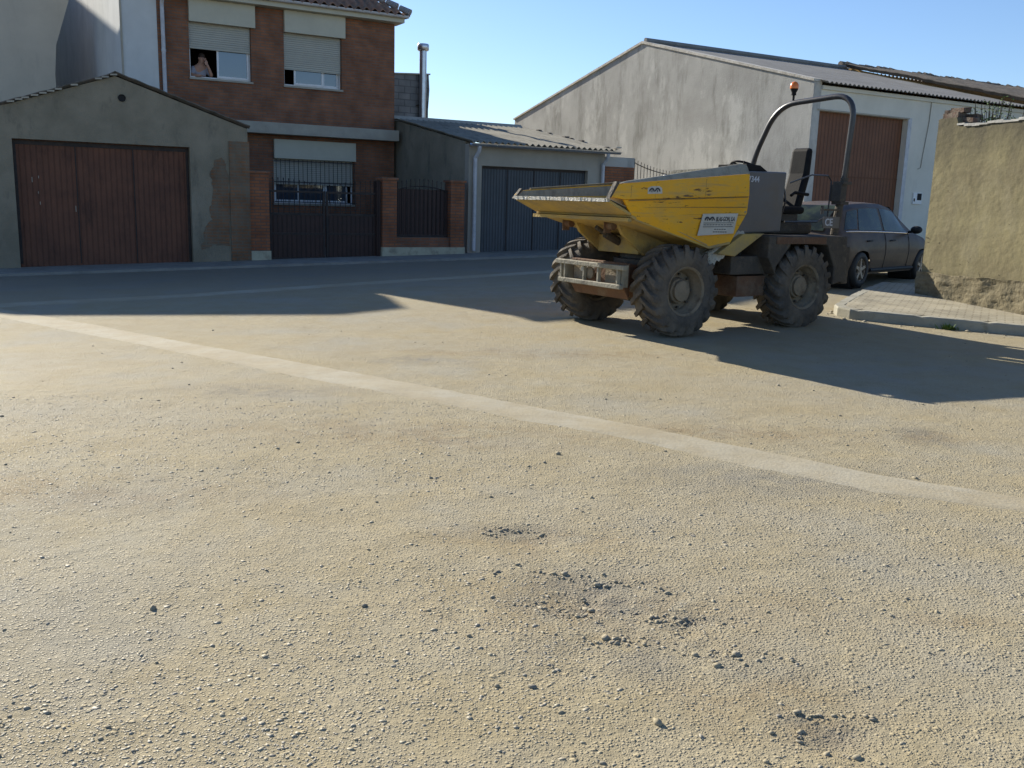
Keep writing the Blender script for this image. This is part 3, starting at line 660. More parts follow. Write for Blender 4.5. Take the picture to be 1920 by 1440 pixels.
def gutter(mb, s0, s1, t, z, rr=.065):
    pts = [(t + rr * math.cos(R(a_)), z + rr * math.sin(R(a_))) for a_ in range(180, 361, 20)]
    pts += [(p[0] * .0 + (t + (rr - .008) * math.cos(R(a_))), z + (rr - .008) * math.sin(R(a_))) for p, a_ in zip(pts[::-1], range(360, 179, -20))]
    mb.prism(pts, 0, s0, s1)
gutter(mb, -1.5, 5.24, TH - .43, 6.52)
part('gutter', mb, M['pipe'], bh, auto=40)
mb = MB(); mb.tube([(-1.28, TH - .40, 6.46), (-1.28, TH - .40, 6.36), (-1.30, TH - .2, 6.26), (-1.30, TH - .07, 6.14), (-1.30, TH - .07, 6.0), (-1.30, TH - .07, 2.2)], .05, 12)
mb.lathe([(.051, -.03), (.06, -.03), (.06, .03), (.051, .03)], 'z', (-1.30, TH - .07, 5.0), 12); part('downpipe', mb, M['pipe'], bh, auto=40)
def shuttered(name, W, zs, mulls, overhang, grille=False, box=True):
    s0, s1, z0, z1 = W; fr = MB(); t = TH + .13; ww = .045
    fr.box(s0, s0 + ww, t, t + .06, z0, z1); fr.box(s1 - ww, s1, t, t + .06, z0, z1); fr.box(s0 + ww, s1 - ww, t, t + .06, z0, z0 + ww); fr.box(s0 + ww, s1 - ww, t, t + .06, z1 - ww, z1)
    fo = part('window', fr, M['white_paint'], bh, bevel=.004)
    for (a_, b_, dt, gl) in mulls:
        q = MB(); q.box(a_, a_ + .045, t - .02 + dt, t + .02 + dt, z0 + ww, zs + .05); q.box(b_ - .045, b_, t - .02 + dt, t + .02 + dt, z0 + ww, zs + .05); q.box(a_ + .045, b_ - .045, t - .02 + dt, t + .02 + dt, z0 + ww, z0 + ww + .05)
        part('sash', q, M['white_paint'], fo)
        if gl: g = MB(); g.box(a_ + .045, b_ - .045, t - .004 + dt, t + .004 + dt, z0 + ww + .05, zs + .06); part('pane', g, M['glass'], fo)
    q = MB(); n_ = int((z1 - zs) / .05)
    for k in range(n_):
        z = zs + k * .05; q.box(s0 + .012, s1 - .012, TH + .068, TH + .082, z + .002, z + .049)
    q.box(s0 + .012, s1 - .012, TH + .062, TH + .09, zs - .03, zs)
    part('shutter', q, M['shutter'], fo)
    q = MB(); q.box(s0 - .02, s1 + .03, TH - .05, TH - .002, z0 - .05, z0 + .0); part('sill', q, M['slab'], fo)
    return fo
shuttered('window', W1, 5.17, [(.05, .87, .0, True)], 0)
shuttered('window', W2, 4.87, [(2.1, 2.92, .0, True), (2.92, 3.36, .04, True)], 0)
for (s0, s1, z1) in ((-.66, 1.02, 6.30), (1.80, 3.50, 6.30)):
    q = MB(); q.box(s0, s1, TH - .11, TH - .003, 5.78, z1 + .04); part('shutter_box', q, M['cream'], bh, bevel=.008)
q = MB(); q.box(GW[0], GW[1] + .04, TH - .10, TH - .003, 2.48, 2.99); part('shutter_box', q, M['cream'], bh, bevel=.008)
gw = shuttered('window', GW, 1.82, [(1.5, 2.2, .0, True), (2.1, 2.95, .03, True), (2.95, 3.6, .0, True)], 0)
q = MB()
for k in range(19): s = GW[0] + .03 + k * (GW[1] - GW[0] - .06) / 18; q.tube([(s, TH - .14, 1.30), (s, TH - .14, 2.46)], .008, 6)
for z in (1.32, 1.86, 2.42): q.box(GW[0] - .03, GW[1] + .03, TH - .15, TH - .13, z - .012, z + .012)
part('window_grille', q, M['iron'], bh)

# --- person looking out of the open half of the left upper window
pr = thing('person', SW(-.36, TH + .42, 3.38), UA + R(8), 'person in a pale shirt leaning at the open upper window, arm raised to the face', 'person')
def skin_body(name, verts, edges, rads, m, parent, sub=2, root=0, loc=(0, 0, 0)):
    me = bpy.data.meshes.new(name); me.from_pydata(verts, edges, []); o = bpy.data.objects.new(name, me); COL.objects.link(o)
    if parent: o.parent = parent
    o.location = loc; sk = o.modifiers.new('skin', 'SKIN'); sk.use_smooth_shade = True
    for i, q in enumerate(me.skin_vertices[0].data): q.radius = (rads[i], rads[i] * (.78 if i in (1, 2, 3) else 1)); q.use_root = (i == root)
    ss = o.modifiers.new('sub', 'SUBSURF'); ss.levels = sub; ss.render_levels = sub
    dg = bpy.context.evaluated_depsgraph_get(); m2 = bpy.data.meshes.new_from_object(o.evaluated_get(dg)); o.modifiers.clear(); o.data = m2; m2.materials.clear(); m2.materials.append(m); m2.shade_smooth(); return o
body_v = [(0, .05, .55), (0, .04, .85), (0, 0, 1.12), (.02, -.08, 1.32), (.03, -.12, 1.42), (.04, -.16, 1.52), (.05, -.17, 1.60),
          (-.16, -.05, 1.30), (-.24, -.16, 1.12), (-.12, -.34, 1.10), (-.05, -.38, 1.10), (.19, -.08, 1.30), (.27, -.22, 1.12), (.16, -.28, 1.34), (.12, -.27, 1.42),
          (-.08, .06, .3), (.08, .06, .3), (-.09, .07, .02), (.09, .07, .02)]
body_e = [(0, 1), (1, 2), (2, 3), (3, 4), (4, 5), (5, 6), (3, 7), (7, 8), (8, 9), (9, 10), (3, 11), (11, 12), (12, 13), (13, 14), (0, 15), (0, 16), (15, 17), (16, 18)]
body_r = [.15, .14, .16, .13, .055, .095, .085, .07, .05, .038, .035, .07, .05, .036, .035, .085, .085, .06, .06]
bd = skin_body('body', body_v, body_e, body_r, M['skin'], pr)
q = MB()
def ell(cx, cy, cz, a_, b_, c_, n1=14, n2=9, zmin=-1):
    vs = []; fs = []
    for i in range(n2 + 1):
        ph = -math.pi / 2 + math.pi * i / n2
        for j in range(n1): th = 2 * math.pi * j / n1; vs.append((cx + a_ * math.cos(ph) * math.cos(th), cy + b_ * math.cos(ph) * math.sin(th), cz + c_ * math.sin(ph)))
    fs = [(i * n1 + j, i * n1 + (j + 1) % n1, (i + 1) * n1 + (j + 1) % n1, (i + 1) * n1 + j) for i in range(n2) for j in range(n1)]
    return vs, fs
q.add(*ell(.045, -.262, 1.545, .014, .02, .022, 8, 6)); q.add(*ell(-.045, -.16, 1.555, .016, .022, .03, 8, 6)); q.add(*ell(.135, -.17, 1.555, .016, .022, .03, 8, 6))
for (hx, hy, hz, dx_, dz_) in ((-.06, -.39, 1.10, 1, 0), (.115, -.275, 1.42, 0, 1)):      # fingers and thumbs, fused into the hands below
    for k in range(4):
        o_ = (k - 1.5) * .021; L_ = (.055, .068, .064, .05)[k]
        if dx_: q.tube([(hx - .03, hy + o_, hz), (hx + L_, hy + o_, hz - .004), (hx + L_ * 1.5, hy + o_, hz - .022)], [.0105, .0095, .008], 8)
        else: q.tube([(hx + o_, hy, hz - .03), (hx + o_ * .9, hy + .006, hz + L_), (hx + o_ * .8, hy + .02, hz + L_ * 1.5)], [.0105, .0095, .008], 8)
    if dx_: q.tube([(hx - .02, hy - .01, hz), (hx + .03, hy - .06, hz - .006)], [.012, .010], 8)
    else: q.tube([(hx - .01, hy, hz - .02), (hx - .055, hy, hz + .035)], [.012, .010], 8)
bm = bmesh.new(); bm.from_mesh(bd.data); tmp = q.mesh('tmp', None); bm.from_mesh(tmp); bm.to_mesh(bd.data); bm.free()
rm = bd.modifiers.new('fuse', 'REMESH'); rm.mode = 'VOXEL'; rm.voxel_size = .0065; rm.use_smooth_shade = True
shirt = skin_body('shirt', [body_v[i] for i in (0, 1, 2, 3, 7, 8, 11, 12)], [(0, 1), (1, 2), (2, 3), (3, 4), (4, 5), (3, 6), (6, 7)], [.165, .155, .175, .145, .085, .062, .085, .062], M['shirt'], pr)
skin_body('trousers', [body_v[i] for i in (0, 15, 16, 17, 18)], [(0, 1), (0, 2), (1, 3), (2, 4)], [.17, .10, .10, .075, .075], M['vinyl0'], pr)
q = MB(); q.add(*ell(.05, -.125, 1.615, .088, .095, .088)); part('hair', q, M['hair'], pr, smooth=True)
for ex in (.012, .08): q = MB(); q.add(*ell(ex, -.254, 1.575, .012, .006, .007, 8, 6)); part('eye', q, M['hair'], pr, smooth=True)
q = MB(); q.add(*ell(.045, -.254, 1.505, .022, .006, .006, 8, 6)); part('mouth', q, M['lips'], pr, smooth=True)

# --- pale neighbouring house to the left of the brick one
nh = sthing('pale_house', -2.0, TH, 'tall pale rendered house wedged between the brick house and the beige one', 'house')
mb = MB(); mb.box(-2.28, -1.425, TH + .0, TH + .3, -.4, 7.5); part('front_wall', mb, M['render_pale'], nh)
mb = MB(); mb.prism([(TH + .3, -.4), (32, -.4), (32, 9.2), (14, 9.2), (TH + .3, 7.5)], 0, -2.28, -2.0); part('side_wall', mb, M['render_pale'], nh)
mb = MB(); mb.box(-2.30, -2.25, TH - .03, TH - .002, 2.8, 7.4); part('corner_bead', mb, M['slab'], nh)
mb = MB(); mb.prism([(TH - .25, 7.54), (14, 9.34), (32, 9.34), (32, 9.22), (14, 9.22), (TH - .25, 7.44)], 0, -2.4, -1.45); part('roof', mb, M['tile'], nh)
# --- beige house at the left edge
lh = sthing('beige_house', -6, 9.5, 'big beige rendered house wall with a flared edge rising behind the old garage', 'house')
mb = MB(); mb.prism([(-12, -.6), (-3.45, -.6), (-3.45, 4.7), (-3.38, 5.5), (-2.95, 6.85), (-3.05, 7.4), (-3.3, 8.2), (-3.9, 8.9), (-5, 9.0), (-8.5, 8.0), (-9.2, 7.3), (-12, 6.6)], 1, 9.5, 9.9); part('wall', mb, M['render_beige'], lh)  # out-of-view top outline shaped for the shadow edge it casts on the street
mb = MB(); SHADE_PROF = [(9.901, -.6), (52, -.6), (52, 20.4), (20.8, 12.78), (9.901, 6.4)]; mb.prism(SHADE_PROF, 0, -12, -11.7); mb.prism(SHADE_PROF, 0, -5.5, -5.2); mb.box(-11.69, -5.51, 51.6, 51.9, -.6, 20.2); part('side_wall', mb, M['render_beige'], lh)  # unseen side walls, made tall and long to throw shade on the pale house
mb = MB(); mb.prism([(9.95, 6.4), (20.8, 12.8), (52, 20.5), (52, 20.6), (20.8, 12.92), (9.95, 6.52)], 0, -12.2, -5.15); part('roof', mb, M['tile'], lh)  # unseen roof, follows the slope of the shadow-casting side walls

# --- low garage with corrugated roof
cg = sthing('corrugated_garage', 7.1, .2, 'low cream garage with a grey ribbed door and a corrugated lean-to roof', 'garage')
G0, G1, GT = 5.47, 8.70, 2.38
mb = MB(); mb.wall(5.1, 9.24, -.3, 2.90, .2, .42, [(G0, G1, -.3, GT)]); part('front_wall', mb, M['render_dull'], cg)
mb = MB(); mb.prism([(.421, -.3), (7.0, -.3), (7.0, 3.715), (4.9, 3.715), (.421, 2.96)], 0, 5.102, 5.34)
part('side_wall', mb, M['render_grey'], cg)
mb = MB(); mb.prism([(.421, -.3), (7.0, -.3), (7.0, 3.715), (4.9, 3.715), (.421, 2.96)], 0, 9.0, 9.238); part('side_wall', mb, M['render_grey'], cg)
mb = MB(); mb.box(G0 + .004, G1 - .004, .33, .37, -.1, GT - .004); dd = part('door', mb, M['door_grey'], cg, label='grey ribbed metal garage door in four leaves')
mb = MB()
for s in (G0 + .81, G0 + 1.62, G0 + 2.43): mb.box(s - .012, s + .012, .315, .328, 0, GT - .01)
mb.box(G0 + .01, G1 - .01, .312, .328, GT - .07, GT - .01); part('door_frame', mb, M['iron'], dd)
def cr(a_, v): t = -.06 + 5.0 * v; return (a_, t, 2.93 + (t + .06) * .168)
part('roof', wavy(cr, 5.02, 9.46, .177, .028, 3, 15, .014), M['fibre'], cg, auto=60)
mb = MB()      # dark ridge cap, mortar bedding and the broken right verge
mb.prism([(4.72, 3.74), (4.93, 3.86), (5.12, 3.86), (5.12, 3.74)], 0, 5.0, 9.3); part('ridge_cap', mb, M['slab'], cg)
mb = MB()
for k in range(15):
    t = .0 + k * .3; z = 2.93 + (t + .06) * .168 + .035
    if random.random() < .2: continue
    mb.box(9.34, 9.34 + random.uniform(.08, .16), t, t + random.uniform(.14, .26), z, z + random.uniform(.02, .055))
o = part('verge_tile', mb, M['tile_old'], cg); roughen(o, .015, 7)
mb = MB(); mb.box(9.36, 9.52, -.16, .05, 3.0, 3.03); part('verge_tile', mb, M['coping'], cg)
mb = MB(); gutter(mb, 5.0, 9.52, -.10, 2.90, .07); part('gutter', mb, M['zinc'], cg, auto=40)
for s in (5.24, 9.14):
    mb = MB(); mb.tube([(s, -.10, 2.84), (s, -.08, 2.72), (s, .12, 2.55), (s, .12, SG(s, 0) + .12)], .05, 12); part('downpipe', mb, M['pipe'], cg, auto=40)

# --- block wall with the metal flue
bt = sthing('block_outbuilding', 6.3, 7.1, 'grey concrete-block wall carrying a shiny metal flue behind the low garage', 'outbuilding')
mb = MB(); mb.prism([(5.2, -.2), (7.10, -.2), (7.12, 4.3), (7.16, 4.9), (7.13, 5.36), (5.2, 5.24)], 1, 7.1, 7.35); o = part('wall', mb, M['block'], bt)
mb = MB(); mb.prism([(5.2, 5.25), (7.17, 5.37), (7.17, 5.41), (5.2, 5.29)], 1, 7.06, 7.38); part('coping', mb, M['slab'], bt)
mb = MB(); mb.box(5.2, 5.45, 7.352, 10, -.2, 5.2); mb.box(6.85, 7.08, 7.352, 10, -.2, 5.2); part('side_wall', mb, M['block'], bt)
mb = MB(); mb.tube([(6.87, 6.98, 3.5), (6.87, 6.98, 6.08)], .115, 18); fl = part('flue', mb, M['zinc'], bt, auto=40)
mb = MB(); mb.lathe([(.02, 0), (.16, 0), (.185, .03), (.185, .17), (.17, .20), (.02, .20)], 'z', (6.87, 6.98, 6.06), 20); part('flue_cap', mb, M['zinc'], fl, auto=40)
mb = MB(); mb.tube([(7.02, 7.0, 3.5), (7.02, 7.0, 5.2)], .012, 8); mb.box(6.70, 7.04, 6.97, 7.1, 4.4, 4.42); part('bracket', mb, M['iron'], bt)

# --- courtyard: pillars, low wall, spiked railing and sheet gate
cw = sthing('courtyard_wall', 3.9, 0, 'brick courtyard wall with two pillars and a spiked sheet-metal railing between them', 'wall')
g0 = SG(3.5, 0)
for (a_, b_) in ((2.72, 3.08), (4.52, 4.90)):
    mb = MB(); mb.box(a_, b_, 0, .36, g0 + .26, 1.93); p_ = part('pillar', mb, M['brick_orange'], cw)
    mb = MB(); mb.box(a_ - .03, b_ + .03, -.03, .39, 1.931, 1.99); part('pillar_cap', mb, M['brick'], p_)
mb = MB(); mb.box(3.081, 4.519, .05, .33, g0 + .26, g0 + .50); part('low_wall', mb, M['brick'], cw)
mb = MB(); mb.box(2.70, 4.92, -.02, .38, -.2, g0 + .259); part('plinth', mb, M['base_cream'], cw)
mb = MB(); mb.box(3.09, 4.51, .17, .19, .62, 1.74); rl = part('railing_panel', mb, M['iron_brown'], cw)
mb = MB(); n_ = 12
for k in range(n_):
    s = 3.16 + k * 1.28 / (n_ - 1); u = (s - 3.8) / .71; za = 1.70 + .12 * (1 - u * u)
    mb.tube([(s, .16, .66), (s, .16, za + .13)], .008, 6); mb.add(*ell(s, .16, za + .15, .014, .014, .035, 6, 5))
arc = [(3.09 + 1.42 * i / 16, .16, 1.69 + .12 * (1 - ((3.09 + 1.42 * i / 16 - 3.8) / .71) ** 2)) for i in range(17)]
mb.tube(arc, .013, 6); mb.box(3.09, 4.51, .145, .175, .60, .64); part('spiked_bar', mb, M['iron'], rl)
gp = sthing('gate_pillar', -.2, 0, 'orange brick gate pillar on a cream plinth beside the old garage', 'pillar')
mb = MB(); mb.box(-.42, .0, .0, .36, .26, 1.97); part('pillar', mb, M['brick_orange'], gp)
mb = MB(); mb.box(-.44, .02, -.02, .38, -.3, .259); part('plinth', mb, M['base_cream'], gp)
mb = MB(); mb.box(-.44, .03, -.03, .39, 1.971, 2.02); part('pillar_cap', mb, M['brick'], gp)
gt = sthing('courtyard_gate', 1.35, .15, 'dark brown double gate with iron bars and spikes over sheet-metal panels', 'gate')
zb = SG(1.3, 0) + .03
for (a_, b_) in ((.03, 1.34), (1.37, 2.69)):
    mb = MB(); mb.box(a_, a_ + .05, .14, .19, zb, 1.62); mb.box(b_ - .05, b_, .14, .19, zb, 1.62)
    for z in (zb, .62, 1.06, 1.57): mb.box(a_ + .05, b_ - .05, .145, .185, z, z + .045)
    lf = part('gate_leaf', mb, M['iron'], gt)
    mb = MB(); mb.box(a_ + .051, b_ - .051, .155, .17, zb + .046, .619); part('sheet_panel', mb, M['iron_brown'], lf)
    mb = MB(); mb.box(a_ + .051, b_ - .051, .158, .168, .666, 1.059); part('sheet_panel', mb, M['iron_brown'], lf)
    mb = MB(); n_ = 10
    for k in range(n_):
        s = a_ + .1 + k * (b_ - a_ - .2) / (n_ - 1); u = (s - a_) / (b_ - a_); hz = 1.70 + .16 * math.sin(math.pi * (u if a_ > 1 else 1 - u) * .5)
        mb.tube([(s, .165, 1.10), (s, .165, hz)], .008, 6); mb.add(*ell(s, .165, hz + .02, .014, .014, .035, 6, 5))
    part('gate_bar', mb, M['iron'], lf)
mb = MB(); mb.box(2.60, 2.70, .08, .3, zb, 1.9); part('gate_post', mb, M['iron_brown'], gt)

# --- brick stub and iron fence in front of the warehouse
bs = sthing('brick_stub_wall', 9.7, .3, 'short orange brick wall with a grey cement top beside the low garage', 'wall')
mb = MB(); mb.box(9.26, 10.24, .2, .45, -.2, 2.52); part('wall', mb, M['brick_orange'], bs)
mb = MB(); mb.wall(9.26, 10.24, 2.522, 2.78, .195, .455, ()); o = part('cement_top', mb, M['cement'], bs)
fe = sthing('iron_fence', 12, .3, 'spiked iron fence with a sagging top rail on a low wall before the warehouse gable', 'fence')
mb = MB(); mb.box(10.245, 14.0, .2, .42, -.2, 2.22); part('low_wall', mb, M['cement'], fe)
mb = MB(); n_ = 33
def rail(u): return 2.70 - .34 * math.sin(math.pi * min(1, u * 1.05)) ** .8 if u < .95 else 2.70
for k in range(n_):
    u = (k + .5) / n_; s = 10.27 + 3.73 * u; z = rail(u); mb.tube([(s, .3, 2.221), (s, .3, z + .10)], .009, 6)
part('fence_bar', mb, M['iron'], fe)
mb = MB(); mb.tube([(10.25 + 3.75 * i / 24, .3, rail(i / 24)) for i in range(25)], .012, 6); part('top_rail', mb, M['iron'], fe)
mb = MB(); mb.box(14.0, 14.38, .15, .5, -.2, 2.72); mb.box(13.95, 14.39, .1, .55, 2.721, 2.80); part('end_pillar', mb, M['cement'], fe)

# --- warehouse
WS, WT = 14.4, -2.17
wh = sthing('warehouse', 18, WT, 'large warehouse with a stained cement gable, white front wall and tall brown door', 'warehouse')
gp_ = [(WT, -.2), (14.25, -.2), (14.25, 4.86), (5.63, 6.88), (WT, 4.97)]
mb = MB(); mb.prism([(a_, b_) for a_, b_ in gp_], 0, WS, WS + .3); part('gable_wall', mb, M['cement'], wh)
mb = MB(); mb.prism([(WT - .02, 4.97), (5.63, 6.885), (14.3, 4.865), (14.3, 4.925), (5.63, 6.965), (WT - .02, 5.035)], 0, WS - .05, WS + .4); part('verge_coping', mb, M['coping'], wh)
DW = (14.66, 18.40, -.2, 4.22)
mb = MB(); mb.wall(WS + .301, 24.0, -.2, 4.88, WT, WT + .3, [DW]); part('front_wall', mb, M['render_white'], wh)
mb = MB(); mb.box(DW[0] + .004, DW[1] - .004, WT + .18, WT + .23, .2, DW[3] - .004); dd = part('door', mb, M['door_wood'], wh, label='tall brown ribbed sliding door')
mb = MB(); mb.box(DW[0] + .01, DW[1] - .01, WT + .166, WT + .178, 2.47, 2.50); part('door_seam', mb, M['rust0'], dd); mb = MB(); mb.box(DW[0] - .05, DW[1] + .05, WT - .02, WT - .002, 4.222, 4.26); part('door_rail', mb, M['slab'], dd)
mb = MB(); mb.box(DW[1] + .001, DW[1] + .16, WT - .012, WT - .002, .25, 4.26); part('door_jamb', mb, M['pipe'], wh)
mb = MB(); mb.box(18.95, 19.35, WT - .045, WT - .002, 1.78, 2.12); bx = part('meter_box', mb, M['white_paint'], wh, bevel=.006)
mb = MB(); mb.box(19.12, 19.32, WT - .05, WT - .046, 1.90, 2.10); mb.box(18.97, 19.03, WT - .05, WT - .046, 1.86, 1.95); part('meter_window', mb, M['dark'], bx)
mb = MB(); mb.tube([(19.35, WT - .015, 4.85), (19.33, WT - .015, 4.2), (19.2, WT - .015, 3.2), (19.17, WT - .015, 2.86), (19.05, WT - .015, 2.82)], .012, 6); part('cable', mb, M['slab'], wh)
def wr(a_, v): t = WT - .28 + 7.9 * v; return (a_, t, 4.93 + (t - WT + .28) * .2455)
part('roof', wavy(wr, WS + .2, 24.3, .177, .026, 5, 15, .014, 6), M['fibre_grey'], wh, auto=60)
def wr2(a_, v): t = 14.5 - 8.9 * v; return (a_, t, 4.93 + (14.5 - t) * .2305)
part('roof', wavy(wr2, WS + .2, 24.3, .177, .026, 5, 10, .014, 6), M['fibre_grey'], wh, auto=60)
mb = MB(); mb.tube([(WS + .1, 5.63, 7.0), (24.3, 5.63, 7.0)], .09, 10); part('ridge_cap', mb, M['fibre_grey'], wh)
mb = MB(); mb.box(WS + .302, 24, WT - .06, WT - .002, 4.78, 4.88); part('eave_cornice', mb, M['render_white'], wh)
mb = MB(); mb.box(WS + .3, 24, 14.0, 14.25, -.2, 4.86); part('back_wall', mb, M['cement'], wh)

# --- tiled ochre house beyond the warehouse
th = sthing('ochre_house', 28, WT, 'ochre house with an old uneven clay-tile roof beyond the warehouse', 'house')
mb = MB(); mb.box(24.35, 38, WT - .4, WT - .1, -.2, 5.0); mb.prism([(WT - .1, -.2), (13, -.2), (13, 5.0), (5.6, 7.0), (WT - .1, 5.0)], 0, 24.36, 24.66); mb.box(37.7, 38, WT - .1, 13, -.2, 5); part('wall', mb, M['ochre'], th)
def orf(a_, v):
    t = WT - .75 + 8.4 * v; return (a_, t, 5.02 + (t - WT + .75) * .245 + .05 * mnoise.noise(Vector((a_ * .5, t * .4, 1))) + .03 * mnoise.noise(Vector((a_ * 2.1, t * 2, 5))))
part('roof', wavy(orf, 24.1, 38.3, .24, .05, 17, 51, .02, 6), M['tile_old'], th, auto=55)
def orf2(a_, v):
    t = 13.4 - 7.3 * v; return (a_, t, 5.1 + (13.4 - t) * .26)
part('roof', wavy(orf2, 24.1, 38.3, .24, .05, 10, 20, .02, 5), M['tile_old'], th, auto=55)
mb = MB()
for k in range(38): s = 24.3 + k * .36; mb.tube([(s, 5.9, 7.16 + random.uniform(-.03, .04)), (s + .4, 5.9, 7.14 + random.uniform(-.03, .04))], [.12, .10], 8)
part('ridge_tile', mb, M['tile_old'], th)

# --- earth wall on the right
WDIR = Vector((.34, -.94, 0)).normalized(); WN = Vector((-.94, -.34, 0)).normalized()   # WN points out to the street side
WP = Vector((6.55, 15.15, 0)); wz = gz(WP.x, WP.y)
ew = thing('earth_wall', (WP.x, WP.y, wz + .13), math.atan2(WDIR.y, WDIR.x), 'tall weathered earth-rendered wall at the right edge with stained top and crumbling foot', 'wall')
def ewall(name, x0, x1, z0, z1fn, y0, y1, m, amp, step=.09, sc_=2.2):
    # local x runs along the wall towards the camera, local -y is the street side
    nx_ = int((x1 - x0) / step); nz_ = 30; mb_ = MB()
    def g(u, v, side):
        x = x0 + (x1 - x0) * u; top = z1fn(x); z = z0 + (top - z0) * v; q = amp * (mnoise.noise(Vector((x * sc_, z * sc_, 1.5))) + .5 * mnoise.noise(Vector((x * sc_ * 3.3, z * sc_ * 3.3, 6))) + .25 * mnoise.noise(Vector((x * sc_ * 9, z * sc_ * 9, 2))))
        e = amp * .8 * mnoise.noise(Vector((0, z * 4, 4))) if u in (0,) else 0
        return (x + e, (y0 + q) if side == 0 else y1, z)
    vs = []; w = nz_ + 1
    for i in range(nx_ + 1):
        for j in range(w): vs.append(g(i / nx_, j / nz_, 0))
    n0 = len(vs)
    for i in range(nx_ + 1):
        for j in range(w): vs.append(g(i / nx_, j / nz_, 1))
    fs = [(i * w + j, (i + 1) * w + j, (i + 1) * w + j + 1, i * w + j + 1) for i in range(nx_) for j in range(nz_)]
    fs += [(n0 + i * w + j, n0 + i * w + j + 1, n0 + (i + 1) * w + j + 1, n0 + (i + 1) * w + j) for i in range(nx_) for j in range(nz_)]
    fs += [(i * w + nz_, (i + 1) * w + nz_, n0 + (i + 1) * w + nz_, n0 + i * w + nz_) for i in range(nx_)]
    fs += [(j, j + 1, n0 + j + 1, n0 + j) for j in range(nz_)] + [(nx_ * w + j, n0 + nx_ * w + j, n0 + nx_ * w + j + 1, nx_ * w + j + 1) for j in range(nz_)]
    mb_.v = vs; mb_.f = fs; return part(name, mb_, m, ew, smooth=False, auto=50)
wzp = wz + .13
OFF[ew.name] = (0, 0, 0)
ztop = lambda x: 2.60 + .03 * mnoise.noise(Vector((x * 2.2, 0, 0))) + .015 * mnoise.noise(Vector((x * 9, 0, 0))) + (.0 if x > .38 else .12)
ewall('wall', 0, 9.0, .30, ztop, 0, .45, M['earth'], .012, .06, 1.1)
ewall('plinth', -.06, 9.0, -.1, lambda x: .36 + .045 * mnoise.noise(Vector((x * 2.5, 3, 0))), -.05, .5, M['earth_base'], .035, .05, 4.5)
mb = MB(); nn_ = 60
for i in range(nn_): 
    x = .4 + i * 8.5 / nn_; mb.box(x, x + .145, -.02, .47, ztop(x) + .001, ztop(x) + .028 + .008 * (i % 3))
o = part('coping', mb, M['cement'], ew); roughen(o, .014, 6)
mb = MB()
for (x, y, z, a_, b_, h_, an) in ((.02, .05, 2.735, .30, .16, .09, .2), (.05, .22, 2.735, .26, .14, .08, -.3), (.10, .1, 2.82, .26, .15, .08, .5), (.36, .1, 2.66, .22, .14, .07, .1), (.30, .25, 2.70, .2, .12, .09, 1.0), (-.02, .12, 2.83, .16, .12, .05, -.2)):
    mb.box(x, x + a_, y, y + b_, z, z + h_)
o = part('broken_brick', mb, M['old_brick'], ew); roughen(o, .03, 5, 1)
# bush growing behind the wall top
bu = thing('bush', WP + WDIR * .42 - WN * .72 + Vector((0, 0, wzp)), 0, 'green leafy bush showing over the top of the earth wall', 'bush')
mb = MB(); lv = MB(); rd = random.Random(5)
for k in range(44):
    a_ = rd.uniform(0, 6.28); sp = rd.uniform(.05, .7); hh = rd.uniform(2.6, 3.08) + (.12 if rd.random() < .15 else 0); x1, y1 = sp * math.cos(a_) * .7, sp * math.sin(a_) * .75
    p0 = Vector((rd.uniform(-.08, .08), rd.uniform(-.08, .08), 0)); p1 = Vector((x1 * .5, y1 * .5, hh * .6)); p2 = Vector((x1, y1, hh))
    mb.tube([p0, p1, p2], [.016, .011, .004], 5)
    for j in range(34):
        u = rd.random() ** .6; c = p1.lerp(p2, u) + Vector((rd.gauss(0, .05), rd.gauss(0, .05), rd.gauss(0, .04)))
        q = Vector((rd.gauss(0, 1), rd.gauss(0, 1), rd.gauss(0, .6))).normalized(); w = q.cross(Vector((rd.gauss(0, 1), rd.gauss(0, 1), 1))).normalized(); l = rd.uniform(.025, .05)
        lv.add([c, c + q * l * .5 + w * l * .28, c + q * l, c + q * l * .5 - w * l * .28], [(0, 1, 2, 3)])
part('stem', mb, M['twig'], bu); part('foliage', lv, M['leaf'], bu)
# small weed at the kerb
wd = thing('weed', (5.80, 12.38, gz(5.8, 12.38)), 0, 'small weed tuft growing at the foot of the kerb', 'weed')
lv = MB()
for k in range(70):
    a_ = rd.uniform(0, 6.28); l = rd.uniform(.04, .11); e = rd.uniform(.3, 1.1); c = Vector((rd.gauss(0, .06), rd.gauss(0, .03), 0)); dr = Vector((math.cos(a_) * math.cos(e), math.sin(a_) * math.cos(e), math.sin(e))); sd_ = dr.cross(Vector((0, 0, 1))).normalized() * l * .12
    lv.add([c - sd_, c + sd_, c + dr * l * .6 + sd_ * .9, c + dr * l, c + dr * l * .6 - sd_ * .9], [(0, 1, 2, 3, 4)])
part('leaves', lv, M['leaf'], wd)

